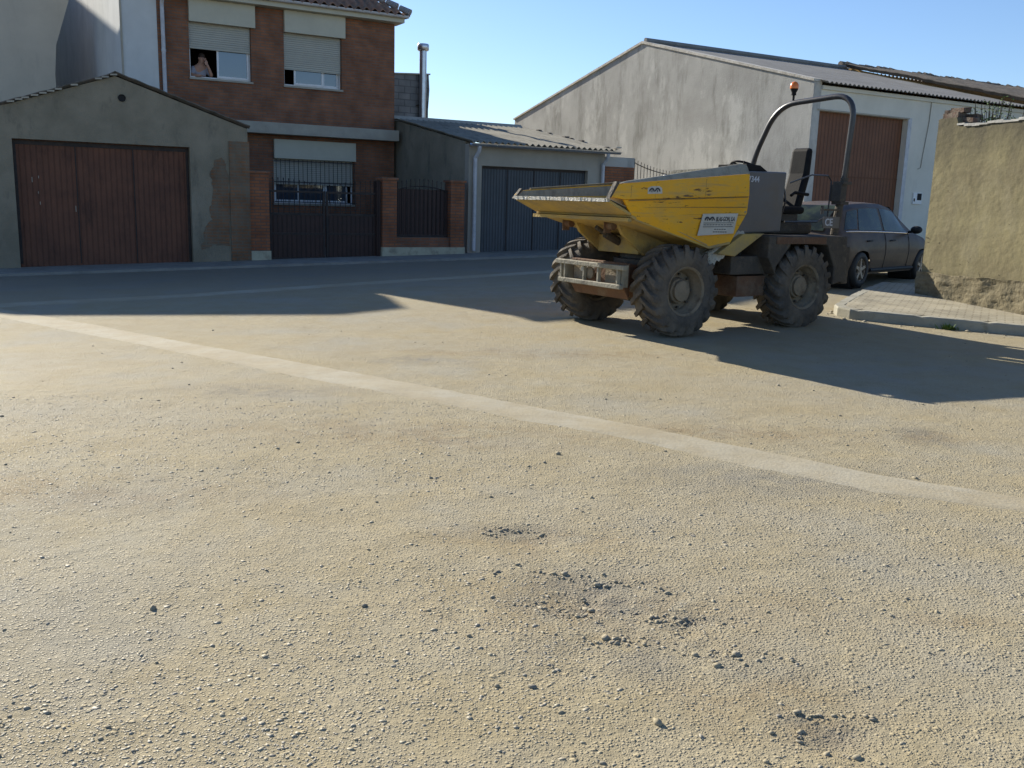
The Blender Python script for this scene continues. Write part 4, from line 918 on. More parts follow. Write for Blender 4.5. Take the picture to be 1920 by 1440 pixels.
# ================================================================== THE DUMPER (local x forward, y to its left = street side, z up)
def yellow_paint():
    m = mat('yellow_paint', (.80, .41, .012), (.72, .36, .018), 1.2, .55, .15, 30, .4)
    N, L, b = nodes_of(m)
    add_stains(m, (.40, .29, .12), 2.2, .52, .8, (1, 1, 1), .45)        # dust film
    add_stains(m, (.46, .33, .10), 5, .50, .72, (.6, 1, 1.6), .5)
    add_stains(m, (.07, .035, .018), 6, .61, .635, (.35, 1, 2.6), .95, 7)   # long rusty scrapes
    add_stains(m, (.12, .055, .02), 26, .69, .72, (.8, 1, 1.2), .9, 3)      # chips
    add_stains(m, (.30, .24, .14), 3.0, .56, .7, (.25, 1, 5), .55, 6)
    return m
M['yellow'] = yellow_paint()
M['yellow_worn'] = add_stains(add_stains(add_stains(mat('dusty_yellow', (.50, .34, .08), (.38, .28, .12), 1.8, .8, .5, 25), (.24, .2, .13), 3, .45, .7, (1, 1, 1), .8), (.10, .06, .035), 6, .62, .7, (1, 1, .7), .8), (.5, .33, .04), 2.1, .6, .75)
M['bare'] = add_stains(add_stains(mat('bare_steel', (.27, .245, .175), (.33, .30, .23), 3, .7, .4, 30, .4), (.12, .1, .08), 6, .5, .7, (1, 1, .5), .7), (.36, .33, .26), 9, .6, .7)
M['lip_edge'] = add_stains(mat('scraped_lip', (.62, .6, .54), (.4, .37, .3), 30, .45, .5, 60, .6, .3), (.3, .25, .15), 18, .55, .62)
M['panel_grey'] = add_stains(add_stains(mat('grey_paint', (.125, .13, .14), (.10, .10, .10), 1.5, .38, .1, 20, .5), (.13, .11, .085), 2.0, .45, .7, (1, 1, 1.6), .8), (.30, .30, .31), 9, .66, .7, (1.5, 1, .6), .6)
M['grime'] = add_stains(mat('grimy_steel', (.062, .055, .047), (.10, .085, .065), 4, .8, .6, 30, .3), (.17, .14, .10), 6, .55, .72, (1, 1, 1), .8)
M['rust'] = add_stains(mat('rusty_steel', (.17, .09, .05), (.12, .07, .044), 5, .85, .5, 30, .3), (.2, .15, .10), 4, .52, .7, (1, 1, 1), .8)
M['tyre'] = add_stains(mat('tyre_rubber', (.065, .058, .05), (.105, .09, .072), 5, .85, .5, 40, .3), (.20, .165, .12), 3.2, .44, .70, (1, 1, 1), .8)
M['rim'] = add_stains(mat('rim_paint', (.20, .165, .115), (.27, .215, .145), 6, .85, .5, 40, .3), (.09, .06, .04), 5, .52, .7)
M['black_tube'] = mat('black_tube', (.03, .03, .034), (.055, .05, .048), 7, .32, .05, 30, .5)
M['vinyl'] = mat('black_vinyl', (.008, .008, .009), (.018, .017, .016), 5, .7, .1, 60, .15)
M['amber'] = mat('amber_lens', (.75, .18, .02), None, rough=.25, spec=.6)
M['sticker'] = add_stains(mat('sticker', (.55, .53, .46), (.46, .44, .37), 4, .6), (.3, .27, .2), 6, .6, .75)
M['ink'] = mat('ink', (.045, .045, .05), None, rough=.6)
M['white_mark'] = mat('white_mark', (.5, .52, .55), None, rough=.6)

DA = R(214); DC = Vector((1.41, 11.75, 0)); DO = DC - Vector((math.cos(DA), math.sin(DA), 0)) * 1.025
dm = thing('dumper', (DO.x, DO.y, .015), DA, 'dusty yellow site dumper with wide skip, lugged tyres and black roll bar', 'dumper')
YN, YF = .95, -.95
# skip: side plates, sloping floor, rear wall, all one welded shell
sk = MB()
def plate(pts_in, off):       # closed polygon of 3D points given thickness by an offset vector
    n_ = len(pts_in); return sk.add([tuple(p) for p in pts_in] + [(p[0] + off[0], p[1] + off[1], p[2] + off[2]) for p in pts_in], [tuple(range(n_))[::-1], tuple(range(n_, 2 * n_))] + [(i, (i + 1) % n_, n_ + (i + 1) % n_, n_ + i) for i in range(n_)])
def side(y, s_, zt0, zt1):
    # upper band stands vertical, the lower cheek slopes in a little
    up = [(2.05, y, zt0), (2.14, y, 1.60), (1.95, y, 1.575), (-.02, y, 1.66), (0.0, y, zt1)]
    plate(up, (0, -.03 * s_, 0))
    y2, y3 = y - .012 * s_, y - .045 * s_
    lo = [(1.95, y2, 1.573), (1.78, y3, 1.38), (.55, y3 - .01 * s_, 1.03), (.20, y3 - .01 * s_, 1.09), (-.05, y3, 1.46), (-.03, y2, 1.658)]
    plate(lo, (0, -.03 * s_, 0))
side(YN, 1, 1.74, 1.925); side(YF, -1, 1.655, 1.82)
skip = part('skip', sk, M['yellow'], dm, bevel=.006)
sk = MB()
W_n, W_f = YN - .035, YF + .035
def floor(x0, z0, x1, z1, th=.03, yn=W_n, yf=W_f):
    nrm = Vector((z1 - z0, 0, -(x1 - x0))).normalized(); nrm = nrm if nrm.z > 0 else -nrm
    plate([(x0, yf, z0), (x1, yf, z1), (x1, yn, z1), (x0, yn, z0)], (nrm.x * th, 0, nrm.z * th))
floor(1.82, 1.40, 2.13, 1.535); floor(1.74, 1.355, 1.815, 1.385); floor(.55, 1.03, 1.74, 1.35, .03, YN - .05, YF + .05); floor(.20, 1.085, .55, 1.03, .03, YN - .05, YF + .05)
fl_ = part('floor', sk, M['yellow_worn'], skip, bevel=.004)
sk = MB(); floor(-.05, 1.46, .20, 1.09, .03, YN - .09, YF + .09); plate([(-.03, YF + .04, 1.465), (-.03, YN - .04, 1.465), (.0, YN - .04, 2.0), (.0, .3, 2.0), (.0, -.35, 1.98), (.0, -.55, 1.89), (.0, YF + .04, 1.82)], (.03, 0, 0))
part('rear_plate', sk, M['bare'], skip)
sk = MB()      # bent rim flange on the near side, worn and muddy
plate([(2.04, YN + .002, 1.742), (0, YN + .002, 1.927), (0, YN - .06, 2.03), (.12, YN - .07, 2.035), (1.9, YN - .03, 1.775)], (0, -.02, .002))
plate([(1.9, YF - .004, 1.668), (0, YF - .004, 1.822), (0, YF + .03, 1.85), (1.9, YF + .02, 1.69)], (0, -.015, .002))
part('rim_flange', sk, M['bare'], skip, bevel=.004)
sk = MB()      # scraped pouring lip and its corner irons
n_ = 46
for i in range(n_):
    y0 = YF + .04 + (YN - YF - .08) * i / n_; y1 = YF + .04 + (YN - YF - .08) * (i + 1) / n_; j = .006 * mnoise.noise(Vector((i * .9, 0, 0)))
    sk.box(2.125, 2.165 + j, y0, y1, 1.545, 1.585 + j * .6)
part('pouring_lip', sk, M['lip_edge'], skip)
sk = MB(); plate([(2.17, YN + .003, 1.58), (2.135, YN + .003, 1.60), (2.03, YN + .003, 1.755), (2.07, YN + .003, 1.765)], (0, -.06, 0)); plate([(2.17, YF - .003, 1.555), (2.13, YF - .003, 1.57), (2.03, YF - .003, 1.665), (2.06, YF - .003, 1.68)], (0, .05, 0))
part('corner_iron', sk, M['grime'], skip)
sk = MB(); sk.prism([(1.78, YN - .06), (1.86, YN - .03), (1.86, YF + .03), (1.78, YF + .06)], 2, 1.335, 1.375); part('stiffener', sk, M['yellow_worn'], skip)
sk = MB()      # pressed seams along the side
for (xa_, za_, xb_, zb_, yo) in ((1.88, 1.565, .0, 1.652, .006), (1.66, 1.495, -.01, 1.53, -.016), (1.60, 1.425, -.02, 1.435, -.03), (1.86, 1.60, 1.86, 1.73, .004), (1.50, 1.60, 1.50, 1.765, .004), (.72, 1.64, .72, 1.84, .004)):
    y = YN + yo; dx_, dz_ = (0, .007) if abs(xb_ - xa_) > .1 else (.007, 0)
    sk.add([(xa_ - dx_, y - .02, za_ - dz_), (xb_ - dx_, y - .02, zb_ - dz_), (xb_, y, zb_), (xa_, y, za_), (xa_ + dx_, y - .02, za_ + dz_), (xb_ + dx_, y - .02, zb_ + dz_)], [(0, 1, 2, 3), (3, 2, 5, 4), (0, 3, 4), (1, 5, 2), (0, 4, 5, 1)])
part('seam', sk, M['yellow_worn'], skip)
sk = MB()
plate([(2.03, YF + .034, 1.65), (2.12, YF + .034, 1.585), (1.80, YF + .034, 1.41), (.56, YF + .034, 1.07), (.02, YF + .034, 1.46), (.03, YF + .034, 1.80)], (0, .004, 0))
plate([(2.03, YN - .034, 1.73), (2.12, YN - .034, 1.585), (1.80, YN - .034, 1.41), (.56, YN - .034, 1.07), (.02, YN - .034, 1.46), (.03, YN - .034, 1.90)], (0, -.004, 0)) if False else plate([(x_, YN - .095, z_) for x_, z_ in ((2.0, 1.68), (2.08, 1.585), (1.80, 1.42), (.56, 1.08), (.04, 1.46), (.05, 1.86))], (0, -.004, 0))
floor(.60, 1.075, 2.12, 1.57, .006, YN - .04, YF + .04)
part('worn_lining', sk, M['bare'], skip)
# tipping cradle, hoist and turntable under the skip
cr_ = MB()
for y in (.30, -.52):
    cr_.prism([(1.52, 1.30), (1.44, 1.17), (1.08, .92), (.25, .90), (.25, 1.05), (.55, 1.02)], 1, y, y + .05)
cr_.box(1.10, 1.14, -.47, .30, .93, 1.14); cr_.box(.2, .95, -.47, .30, .92, .96)
cradle = part('tipping_cradle', cr_, M['yellow_worn'], dm, bevel=.006)
q = MB()
for y in (.20, -.62): q.lathe([(.001, 0), (.05, 0), (.05, .10), (.001, .10)], 'y', (1.54, y, 1.27), 14); q.box(1.50, 1.60, y - .02, y + .0, 1.18, 1.35)
part('pivot_pin', q, M['rust'], cradle)
q = MB(); q.tube([(1.35, -.08, 1.16), (.75, -.08, .90)], .05, 12); q.tube([(1.50, -.08, 1.24), (1.35, -.08, 1.16)], .028, 10); part('tipping_ram', q, M['grime'], dm, auto=40)
q = MB(); q.lathe([(.001, .80), (.50, .80), (.50, .86), (.42, .87), (.42, .925), (.001, .925)], 'z', (.62, 0, 0), 28); part('turntable', q, M['grime'], dm, auto=40)
# front chassis and step frame
q = MB(); q.box(.15, 1.42, -.36, .36, .55, .80); q.prism([(1.42, .40), (1.50, .52), (1.50, .84), (1.42, .84)], 1, -.55, .50); q.box(.75, 1.18, -.58, .58, .40, .58)
fc_ = part('front_chassis', q, M['rust'], dm, bevel=.01)
q = MB(); q.lathe([(.001, -.6), (.10, -.6), (.12, -.3), (.2, -.15), (.2, .15), (.12, .3), (.10, .6), (.001, .6)], 'y', (.98, 0, .53), 16); part('front_axle', q, M['grime'], fc_, auto=40)
q = MB(); q.box(1.60, 1.67, -.66, .66, .77, .825); q.box(1.60, 1.67, -.60, .60, .545, .60); bar = part('bumper_bar', q, M['bare'], dm, bevel=.008)
q = MB()
for y in (-.58, -.50, -.12, .16, .52): q.box(1.61, 1.655, y, y + .028, .601, .769)
q.box(1.50, 1.60, -.56, -.50, .56, .82); q.box(1.50, 1.60, .50, .56, .56, .82); part('bumper_post', q, M['bare'], bar)
q = MB(); q.box(1.52, 1.57, -.40, -.20, .60, .77); q.box(1.52, 1.57, .22, .46, .60, .77); q.lathe([(.001, 0), (.07, 0), (.075, .03), (.001, .05)], 'x', (1.57, -.05, .69), 14); part('head_lamp', q, M['rim'], bar)
q = MB(); q.box(1.56, 1.585, -.24, .0, .70, .755); part('number_plate', q, M['sticker'], bar)
# centre joint, fuel tank, rear chassis, covers
q = MB(); q.box(-.35, .18, -.22, .22, .42, .78); q.tube([(-.1, 0, .35), (-.1, 0, .85)], .13, 14); q.box(-.62, -.1, .30, .78, .42, .68); part('centre_joint', q, M['rust'], dm, bevel=.01)
q = MB(); q.box(-.60, .05, .38, .80, .70, .93); part('battery_box', q, M['grime'], dm, bevel=.015)
q = MB(); q.prism([(-.02, 1.205), (-.40, 1.215), (.10, .935), (.40, .97)], 1, .30, .90); part('step_plate', q, M['yellow_worn'], dm, bevel=.008)
q = MB(); q.prism([(-.42, .92), (-.42, 1.19), (-1.95, 1.19), (-1.98, .60), (-1.72, .55), (-1.72, .78), (-1.55, 1.07), (-.85, 1.10), (-.58, .80), (-.58, .70)], 1, .52, .97)
q.prism([(-.42, .92), (-.42, 1.19), (-1.95, 1.19), (-1.98, .60), (-1.72, .55), (-1.72, .78), (-1.55, 1.07), (-.85, 1.10), (-.58, .80), (-.58, .70)], 1, -.97, -.52)
q.box(-1.98, -.40, -.515, .515, .50, 1.19); q.box(-2.12, -1.985, -.9, .9, .55, 1.05); rb_ = part('rear_body', q, M['grime'], dm, bevel=.015)
q = MB(); q.box(-1.5, -.55, .971, .983, 1.09, 1.175); part('mud_guard', q, M['rust'], rb_)
q = MB(); q.box(-1.92, -.9, -.44, .40, 1.191, 1.36); part('engine_cover', q, M['grime'], dm, bevel=.04)
q = MB(); q.lathe([(.001, -.6), (.10, -.6), (.12, -.3), (.18, -.12), (.18, .12), (.12, .3), (.10, .6), (.001, .6)], 'y', (-1.12, 0, .53), 16); part('rear_axle', q, M['grime'], rb_, auto=40)
# grey control console behind the skip
q = MB(); q.prism([(-.10, 1.97), (-.84, 1.98), (-.80, 1.235), (.16, 1.20), (-.08, 1.47)], 1, .18, .80); q.prism([(-.10, 1.93), (-.55, 1.93), (-.5, 1.235), (.02, 1.2)], 1, -.70, .178); con = part('console', q, M['panel_grey'], dm, bevel=.018)
q = MB(); q.prism([(-.12, 1.975), (-.12, 2.05), (-.36, 2.045), (-.50, 1.975)], 1, .30, .78); q.tube([(-.3, .55, 2.0), (-.32, .55, 2.1)], .012, 6); part('dashboard', q, M['vinyl'], con, bevel=.015)
q = MB(); q.tube([(-.36, .3, 1.9), (-.64, .26, 2.03)], .022, 8)
cw_ = Vector((-.66, .26, 2.035)); ax = Vector((-.38, 0, .92)).normalized(); e1 = Vector((0, 1, 0)); e2 = ax.cross(e1)
ring = [cw_ + (e1 * math.cos(2 * math.pi * i / 24) + e2 * math.sin(2 * math.pi * i / 24)) * .19 for i in range(25)]
q.tube(ring, .015, 8, cap=False)
for k in range(3): q.tube([cw_, ring[k * 8]], .012, 6)
part('steering_wheel', q, M['vinyl'], dm, auto=50)
# seat
q = MB(); q.box(-1.62, -1.12, .02, .50, 1.46, 1.56); st = part('seat', q, M['vinyl'], dm, bevel=.04)
q = MB(); q.prism([(-1.52, 1.52), (-1.66, 2.0), (-1.70, 2.34), (-1.79, 2.34), (-1.77, 1.95), (-1.64, 1.50)], 1, .11, .42); part('backrest', q, M['vinyl'], st, bevel=.045)
q = MB(); q.box(-1.55, -1.2, .08, .44, 1.362, 1.458); part('seat_base', q, M['grime'], st, bevel=.01)
q = MB()
for y in (.0, .52): q.tube([(-1.62, y, 1.72), (-1.35, y, 1.74), (-1.28, y, 1.70)], .022, 8)
part('armrest', q, M['vinyl'], st)
q = MB(); q.box(-1.05, -.9, .35, .60, 1.37, 1.80); part('lever_box', q, M['vinyl'], dm, bevel=.02)
q = MB(); q.tube([(-1.0, .62, 1.42), (-1.02, .66, 1.62), (-1.0, .64, 1.78)], .012, 6); q.tube([(-1.2, .55, 1.86), (-1.42, .72, 1.97), (-1.72, .74, 1.97), (-1.80, .74, 1.90), (-1.78, .74, 1.40)], .011, 6); q.tube([(-1.1, .6, 1.36), (-1.5, .8, 1.37), (-1.6, .82, 1.42), (-1.8, .82, 1.42)], .014, 6); part('hand_lever', q, M['black_tube'], dm)
# roll bar hoop, traced in its own plane across the rear of the machine
def rounded(P, rr, n_=6):
    P = [Vector(p) for p in P]; out = [P[0]]
    for i in range(1, len(P) - 1):
        a_ = (P[i - 1] - P[i]); b_ = (P[i + 1] - P[i]); ra = min(rr, a_.length * .45, b_.length * .45); p0 = P[i] + a_.normalized() * ra; p1 = P[i] + b_.normalized() * ra
        for k in range(n_ + 1):
            u = k / n_; out.append(p0 * (1 - u) ** 2 + P[i] * 2 * u * (1 - u) + p1 * u * u)
    return out + [P[-1]]
HX = -1.9
hp = rounded([(HX, -.80, 1.20), (HX, -.78, 2.15), (HX, -.36, 2.95), (HX, .92, 3.02), (HX, .86, 1.90), (HX, .78, 1.2)], .34, 9)
q = MB(); q.tube(hp, .038, 14); rbar = part('roll_bar', q, M['black_tube'], dm, auto=60)
q = MB(); q.tube([(HX, .865, 1.95), (HX, .78, 1.20)], .052, 12); q.tube([(HX, -.785, 1.9), (HX, -.8, 1.2)], .052, 12); q.box(HX - .09, HX + .09, .76, .92, 1.86, 1.90); q.box(HX - .09, HX + .08, .75, .9, 1.60, 1.64); q.box(HX - .02, HX + .10, .74, .90, 1.64, 1.86)
part('roll_bar_socket', q, M['grime'], rbar, bevel=.004)
q = MB(); q.tube([(HX, -.10, 3.0), (HX, -.10, 3.08)], .016, 8); q.lathe([(.001, 3.07), (.035, 3.07), (.03, 3.10), (.05, 3.14), (.052, 3.16), (.001, 3.16)], 'z', (HX, -.10, 0), 16); bc = part('beacon', q, M['vinyl'], dm, auto=40)
q = MB(); q.lathe([(.057, 3.155), (.06, 3.18), (.056, 3.21), (.042, 3.235), (.02, 3.25), (.001, 3.253)], 'z', (HX, -.10, 0), 18); part('beacon_lens', q, M['amber'], bc, smooth=True)
q = MB(); q.box(-1.86, -1.50, .84, .87, 1.515, 1.54); q.tube([(-1.52, .855, 1.47), (-1.52, .855, 1.58)], .02, 8); sb = part('sign_bracket', q, M['black_tube'], dm)
q = MB(); q.box(-1.85, -1.52, .875, .885, 1.29, 1.44); pl_ = part('reflector_plate', q, M['panel_grey'], sb)
T4 = lambda x, y, z, sx=1: Matrix(((-sx, 0, 0, x), (0, 0, 1, y), (0, 1, 0, z), (0, 0, 0, 1)))     # text reads along -x, faces +y
text_mesh('lettering', 'CE', .13, M['white_mark'], pl_, T4(-1.555, .8865, 1.325))
# company sticker and small emblem on the near side, drawn from plain shapes
ys_ = YN - .032
def on_side(name, m, quads, y=None, parent=None):
    q = MB()
    for poly in quads: q.prism([(p[0], p[1]) for p in poly], 1, (y or ys_), (y or ys_) + .0022)
    return part(name, q, m, parent or skip)
stk = on_side('sticker', M['sticker'], [[(.72, 1.44), (.13, 1.455), (.19, 1.215), (.79, 1.185)]], YN - .022)
Y2 = YN - .0188
def arch(cx, cz, r_, w):      # small arch shape
    return [[(cx + rr_ * math.cos(R(a_)), cz + rr_ * math.sin(R(a_))) for rr_, a_ in ((r_, k), (r_, k + 30), (r_ - w, k + 30), (r_ - w, k))] for k in range(0, 180, 30)]
mk = on_side('emblem', M['ink'], arch(.645, 1.365, .045, .02) + arch(.565, 1.366, .045, .02) + [[(.652, 1.36), (.638, 1.36), (.638, 1.385), (.652, 1.385)], [(.572, 1.36), (.558, 1.36), (.558, 1.385), (.572, 1.385)]], Y2, stk)
for c, a_ in enumerate(mk.data.polygons): pass
text_mesh('lettering', 'BLAS-GON, S.A', .072, M['ink'], stk, Matrix(((-1, 0, 0, .505), (0, 0, 1, Y2 + .0015), (.02, 1, 0, 1.357), (0, 0, 0, 1))) @ Matrix.Diagonal((.66, 1, 1, 1)), .0006, .2)
on_side('ruled_line', M['ink'], [[(.70, 1.337), (.20, 1.345), (.20, 1.339), (.70, 1.331)], [(.71, 1.292), (.21, 1.300), (.21, 1.294), (.71, 1.286)]], Y2, stk)
on_side('small_print', M['panel_grey'], [[(.70 - k * .048, 1.318 + k * .0006), (.665 - k * .048, 1.3185 + k * .0006), (.665 - k * .048, 1.309 + k * .0006), (.70 - k * .048, 1.308 + k * .0006)] for k in range(10)] + [[(.52 - k * .04, 1.268), (.49 - k * .04, 1.268), (.49 - k * .04, 1.258), (.52 - k * .04, 1.258)] for k in range(5)] + [[(.54 - k * .04, 1.238), (.51 - k * .04, 1.238), (.51 - k * .04, 1.226), (.54 - k * .04, 1.226)] for k in range(6)], Y2, stk)
s2_ = on_side('sticker', M['sticker'], [[(1.62, 1.645), (1.40, 1.655), (1.41, 1.715), (1.45, 1.735), (1.57, 1.73), (1.62, 1.71)]], YN + .0005)
on_side('emblem', M['ink'], arch(1.56, 1.672, .042, .018) + arch(1.475, 1.676, .042, .018) + [[(1.566, 1.665), (1.554, 1.665), (1.554, 1.69), (1.566, 1.69)], [(1.482, 1.668), (1.47, 1.668), (1.47, 1.693), (1.482, 1.693)]], YN + .003, s2_)
text_mesh('lettering', '7344', .10, M['white_mark'], con, Matrix(((-1, 0, 0, -.14), (0, 0, 1, .801), (0, 1, 0, 1.84), (0, 0, 0, 1))), .0008)

# wheels: lugged tyre and dished rim
def make_wheel(x, y, out):
    """out = +1 when the outer face looks along +y"""
    w = MB(); o_ = out
    w.lathe([(.285, .15 * o_), (.305, .19 * o_), (.29, .205 * o_), (.265, .185 * o_), (.255, .12 * o_), (.235, .10 * o_), (.225, .03 * o_), (.16, .03 * o_), (.145, .09 * o_), (.125, .10 * o_), (.12, .135 * o_), (.07, .145 * o_), (.001, .145 * o_)], 'y', (x, y, .54), 40)
    w.lathe([(.001, -.02 * o_), (.245, -.02 * o_), (.25, -.15 * o_), (.29, -.17 * o_), (.29, -.18 * o_)], 'y', (x, y, .54), 40)
    wo = part('wheel', w, M['rim'], dm, auto=40)
    n_ = MB()
    for k in range(8): a_ = 2 * math.pi * k / 8; n_.lathe([(.001, .0), (.016, .0), (.016, .03 * o_), (.001, .03 * o_)], 'y', (x + .195 * math.cos(a_), y + .052 * o_, .54 + .195 * math.sin(a_)), 6)
    part('wheel_nut', n_, M['grime'], wo)
    t = MB(); prof_ = [(.275, .185), (.30, .205), (.36, .218), (.43, .215), (.475, .195), (.492, .15), (.497, 0)]
    prof_ = [(a_, b_) for a_, b_ in prof_] + [(a_, -b_) for a_, b_ in prof_[::-1][1:]]
    t.lathe(prof_, 'y', (x, y, .54), 60, closed=True)
    NL = 19
    for sd_ in (1, -1):
        for k in range(NL):
            a0 = 2 * math.pi * (k + (.5 if sd_ > 0 else 0)) / NL; secs = []
            path = [(-.015, .0, .532, .494), (.05, .07, .540, .494), (.11, .15, .542, .492), (.17, .225, .538, .485), (.208, .27, .518, .47), (.222, .30, .47, .43), (.224, .31, .42, .405)]
            for (yy, da, rt, rb) in path:
                a_ = a0 - da * 1.15; hw = .030 / .54 * (1 + .35 * yy / .2); row = []
                for (rr_, aa) in ((rb - .02, a_ - hw * 1.25), (rt, a_ - hw * .8), (rt, a_ + hw * .8), (rb - .02, a_ + hw * 1.25)):
                    row.append((x + rr_ * math.cos(aa), y + yy * sd_, .54 + rr_ * math.sin(aa)))
                secs.append(row)
            vs = [p for s_ in secs for p in s_]; m_ = len(secs)
            fs = [(i * 4 + j, i * 4 + (j + 1) % 4, (i + 1) * 4 + (j + 1) % 4, (i + 1) * 4 + j) for i in range(m_ - 1) for j in range(4)] + [(0, 1, 2, 3), ((m_ - 1) * 4 + 3, (m_ - 1) * 4 + 2, (m_ - 1) * 4 + 1, (m_ - 1) * 4)]
            t.add(vs, fs)
    part('tyre', t, M['tyre'], wo, auto=38)
make_wheel(.98, .80, 1); make_wheel(.98, -.80, -1); make_wheel(-1.12, .80, 1); make_wheel(-1.12, -.80, -1)

# earth carried in the skip and rubble lying on the chassis
def heap(name, fn, m, label, cat, nx_=60, ny_=50):
    mb_ = MB(); mb_.sheet(fn, nx_, ny_); o = part(name, mb_, m, None, smooth=True); o.location = (DO.x, DO.y, .015); o.rotation_euler = (0, 0, DA); return setp(o, label, cat, kind='stuff')
def hf(u, v):
    x = .05 + 1.75 * u; y = -.88 + 1.76 * v; fl0 = 1.06 + max(0, x - .55) * .268
    h = .70 * max(0, 1 - ((x - .35) / .9) ** 2) * max(0, 1 - ((y + .0) / 1.1) ** 2) ** .6
    z = fl0 + .03 + h + .02 * mnoise.noise(Vector((x * 6, y * 6, 0))) + .012 * mnoise.noise(Vector((x * 20, y * 20, 3)))
    return (x, y, min(z, 1.93))
heap('earth_load', hf, M['soil'], 'dark crumbly earth lying in the dumper skip', 'earth')
def rf(u, v):
    x = .47 - .60 * u; y = .14 + .735 * v; z = min(1.245 - (x + .08) * .55, 1.235) + .012 + .035 * mnoise.noise(Vector((x * 7, y * 7, 0))) + .035 * mnoise.noise(Vector((x * 22, y * 22, 3))) - .14 * max(0, abs(v * 2 - 1) - .8) * 5 - (.05 if u < .02 else 0)
    return (x, y, z)
heap('chassis_rubble', rf, M['rubble'], 'pale crumbled earth and stones lying on the chassis behind the skip', 'rubble', 40, 34)

# ================================================================== THE CAR (local x forward, y to its left)
def car_paint():
    m = mat('car_paint', (.045, .028, .02), (.058, .038, .027), 1.5, .55, spec=.3, coat=.12); return add_stains(m, (.15, .105, .065), 2, .35, .75, (1, 1, 1), .7)
M['car'] = car_paint()
M['car_glass'] = add_stains(mat('car_glass', (.02, .025, .022), None, rough=.08, spec=.35), (.06, .075, .04), 2.2, .42, .62, (1, 1, 1.5), .9)
M['chrome'] = mat('chrome', (.75, .75, .74), None, rough=.12, metal=1)
M['trim'] = mat('black_trim', (.02, .02, .02), (.03, .03, .03), 8, .6)
M['alloy'] = add_stains(mat('alloy_rim', (.42, .37, .3), (.3, .25, .19), 9, .5, metal=.4), (.12, .08, .05), 8, .5, .7)
CH = R(45.5); cf = Vector((math.cos(CH), math.sin(CH), 0)); cr2 = Vector((math.sin(CH), -math.cos(CH), 0))
CP = Vector((6.04, 16.63, 0)) - cr2 * .80
car = thing('parked_car', (CP.x, CP.y, gz(CP.x, CP.y) + .01), CH, 'dark dusty hatchback car parked behind the dumper, its nose hidden by the earth wall', 'car')
ST = [  # x, half width at sill, at shoulder, at belt, z sill, z shoulder, z belt, z roof, half width roof
 (-.93, .62, .70, .66, .42, .62, .86, .90, .56), (-.86, .70, .79, .74, .30, .62, .93, .98, .60), (-.70, .76, .84, .78, .27, .62, .97, 1.20, .60), (-.45, .80, .87, .80, .25, .62, .98, 1.40, .62),
 (-.1, .81, .88, .81, .24, .62, .98, 1.46, .63), (.5, .82, .885, .82, .24, .62, .975, 1.49, .64), (1.1, .82, .885, .825, .24, .62, .965, 1.485, .64), (1.6, .82, .885, .825, .24, .62, .955, 1.42, .62),
 (2.05, .82, .88, .82, .24, .62, .945, 1.22, .60), (2.45, .82, .88, .80, .24, .62, .93, .98, .66), (2.9, .80, .87, .76, .25, .60, .86, .90, .6), (3.3, .74, .82, .66, .28, .56, .74, .77, .5), (3.6, .6, .68, .52, .32, .48, .58, .6, .35)]
RW = 2.68
def arch_cut(x, z, y):       # lifts the lower edge around the wheels
    for cx in (0, RW):
        dd_ = (x - cx) ** 2
        if dd_ < .37 ** 2: return max(z, .32 + math.sqrt(.37 ** 2 - dd_))
    return z
def cinterp(x):
    for a_, b_ in zip(ST, ST[1:]):
        if a_[0] <= x <= b_[0]:
            u = (x - a_[0]) / (b_[0] - a_[0]); u2 = u; return [a_[i] + (b_[i] - a_[i]) * u2 for i in range(9)]
    return list(ST[-1])
cxs = sorted(set([round(-.93 + 4.53 * i / 110, 4) for i in range(111)]))
def sect(x, dy=0.0):
    _, ws, wh_, wb, zs, zh, zb_, zr, wr_ = cinterp(x); zl = arch_cut(x, zs, ws); P_ = []
    def side_pts():
        out = []
        for z, w in ((zl, None), (zl + (zh - zl) * .5, None), (max(zh, zl), None), ((zb_ + max(zh, zl)) / 2, None), (zb_ - .02, None)):
            k = (z - zs) / (zh - zs) if z < zh else None
            ww_ = ws + (wh_ - ws) * min(1, max(0, k)) ** .6 if k is not None else wh_ + (wb - wh_) * ((z - zh) / (zb_ - zh)) ** 2
            out.append((ww_, z))
        return out
    sp_ = side_pts() + [(wb - .012, zb_)] + [(wb + (wr_ - wb) * .5, zb_ + (zr - zb_) * .5), (wr_ + .03, zb_ + (zr - zb_) * .84), (wr_ - .06, zr - .012), (wr_ * .5, zr + .012), (0, zr + .02)]
    return [(x, -w, z) for w, z in sp_] + [(x, w, z) for w, z in sp_[::-1][1:]]
mb = MB(); secs = [sect(x) for x in cxs]; k = len(secs[0])
mb.v = [p for s_ in secs for p in s_]; mb.f = [(i * k + j, i * k + j + 1, (i + 1) * k + j + 1, (i + 1) * k + j) for i in range(len(secs) - 1) for j in range(k - 1)] + [tuple(range(k))] + [tuple(range((len(secs) - 1) * k, len(secs) * k))[::-1]]
body = part('body', mb, M['car'], car, auto=30)
def gside(x, u, s_, off=.006):     # point on the glasshouse side, u 0 belt .. 1 roof
    _, ws, wh_, wb, zs, zh, zb_, zr, wr_ = cinterp(x)
    pts_ = [(wb - .012, zb_), (wb + (wr_ - wb) * .5, zb_ + (zr - zb_) * .5), (wr_ + .03, zb_ + (zr - zb_) * .84)]
    uu = u * 2; i_ = min(1, int(uu)); v = uu - i_; return (x, s_ * (pts_[i_][0] + (pts_[i_ + 1][0] - pts_[i_][0]) * v + off), pts_[i_][1] + (pts_[i_ + 1][1] - pts_[i_][1]) * v)
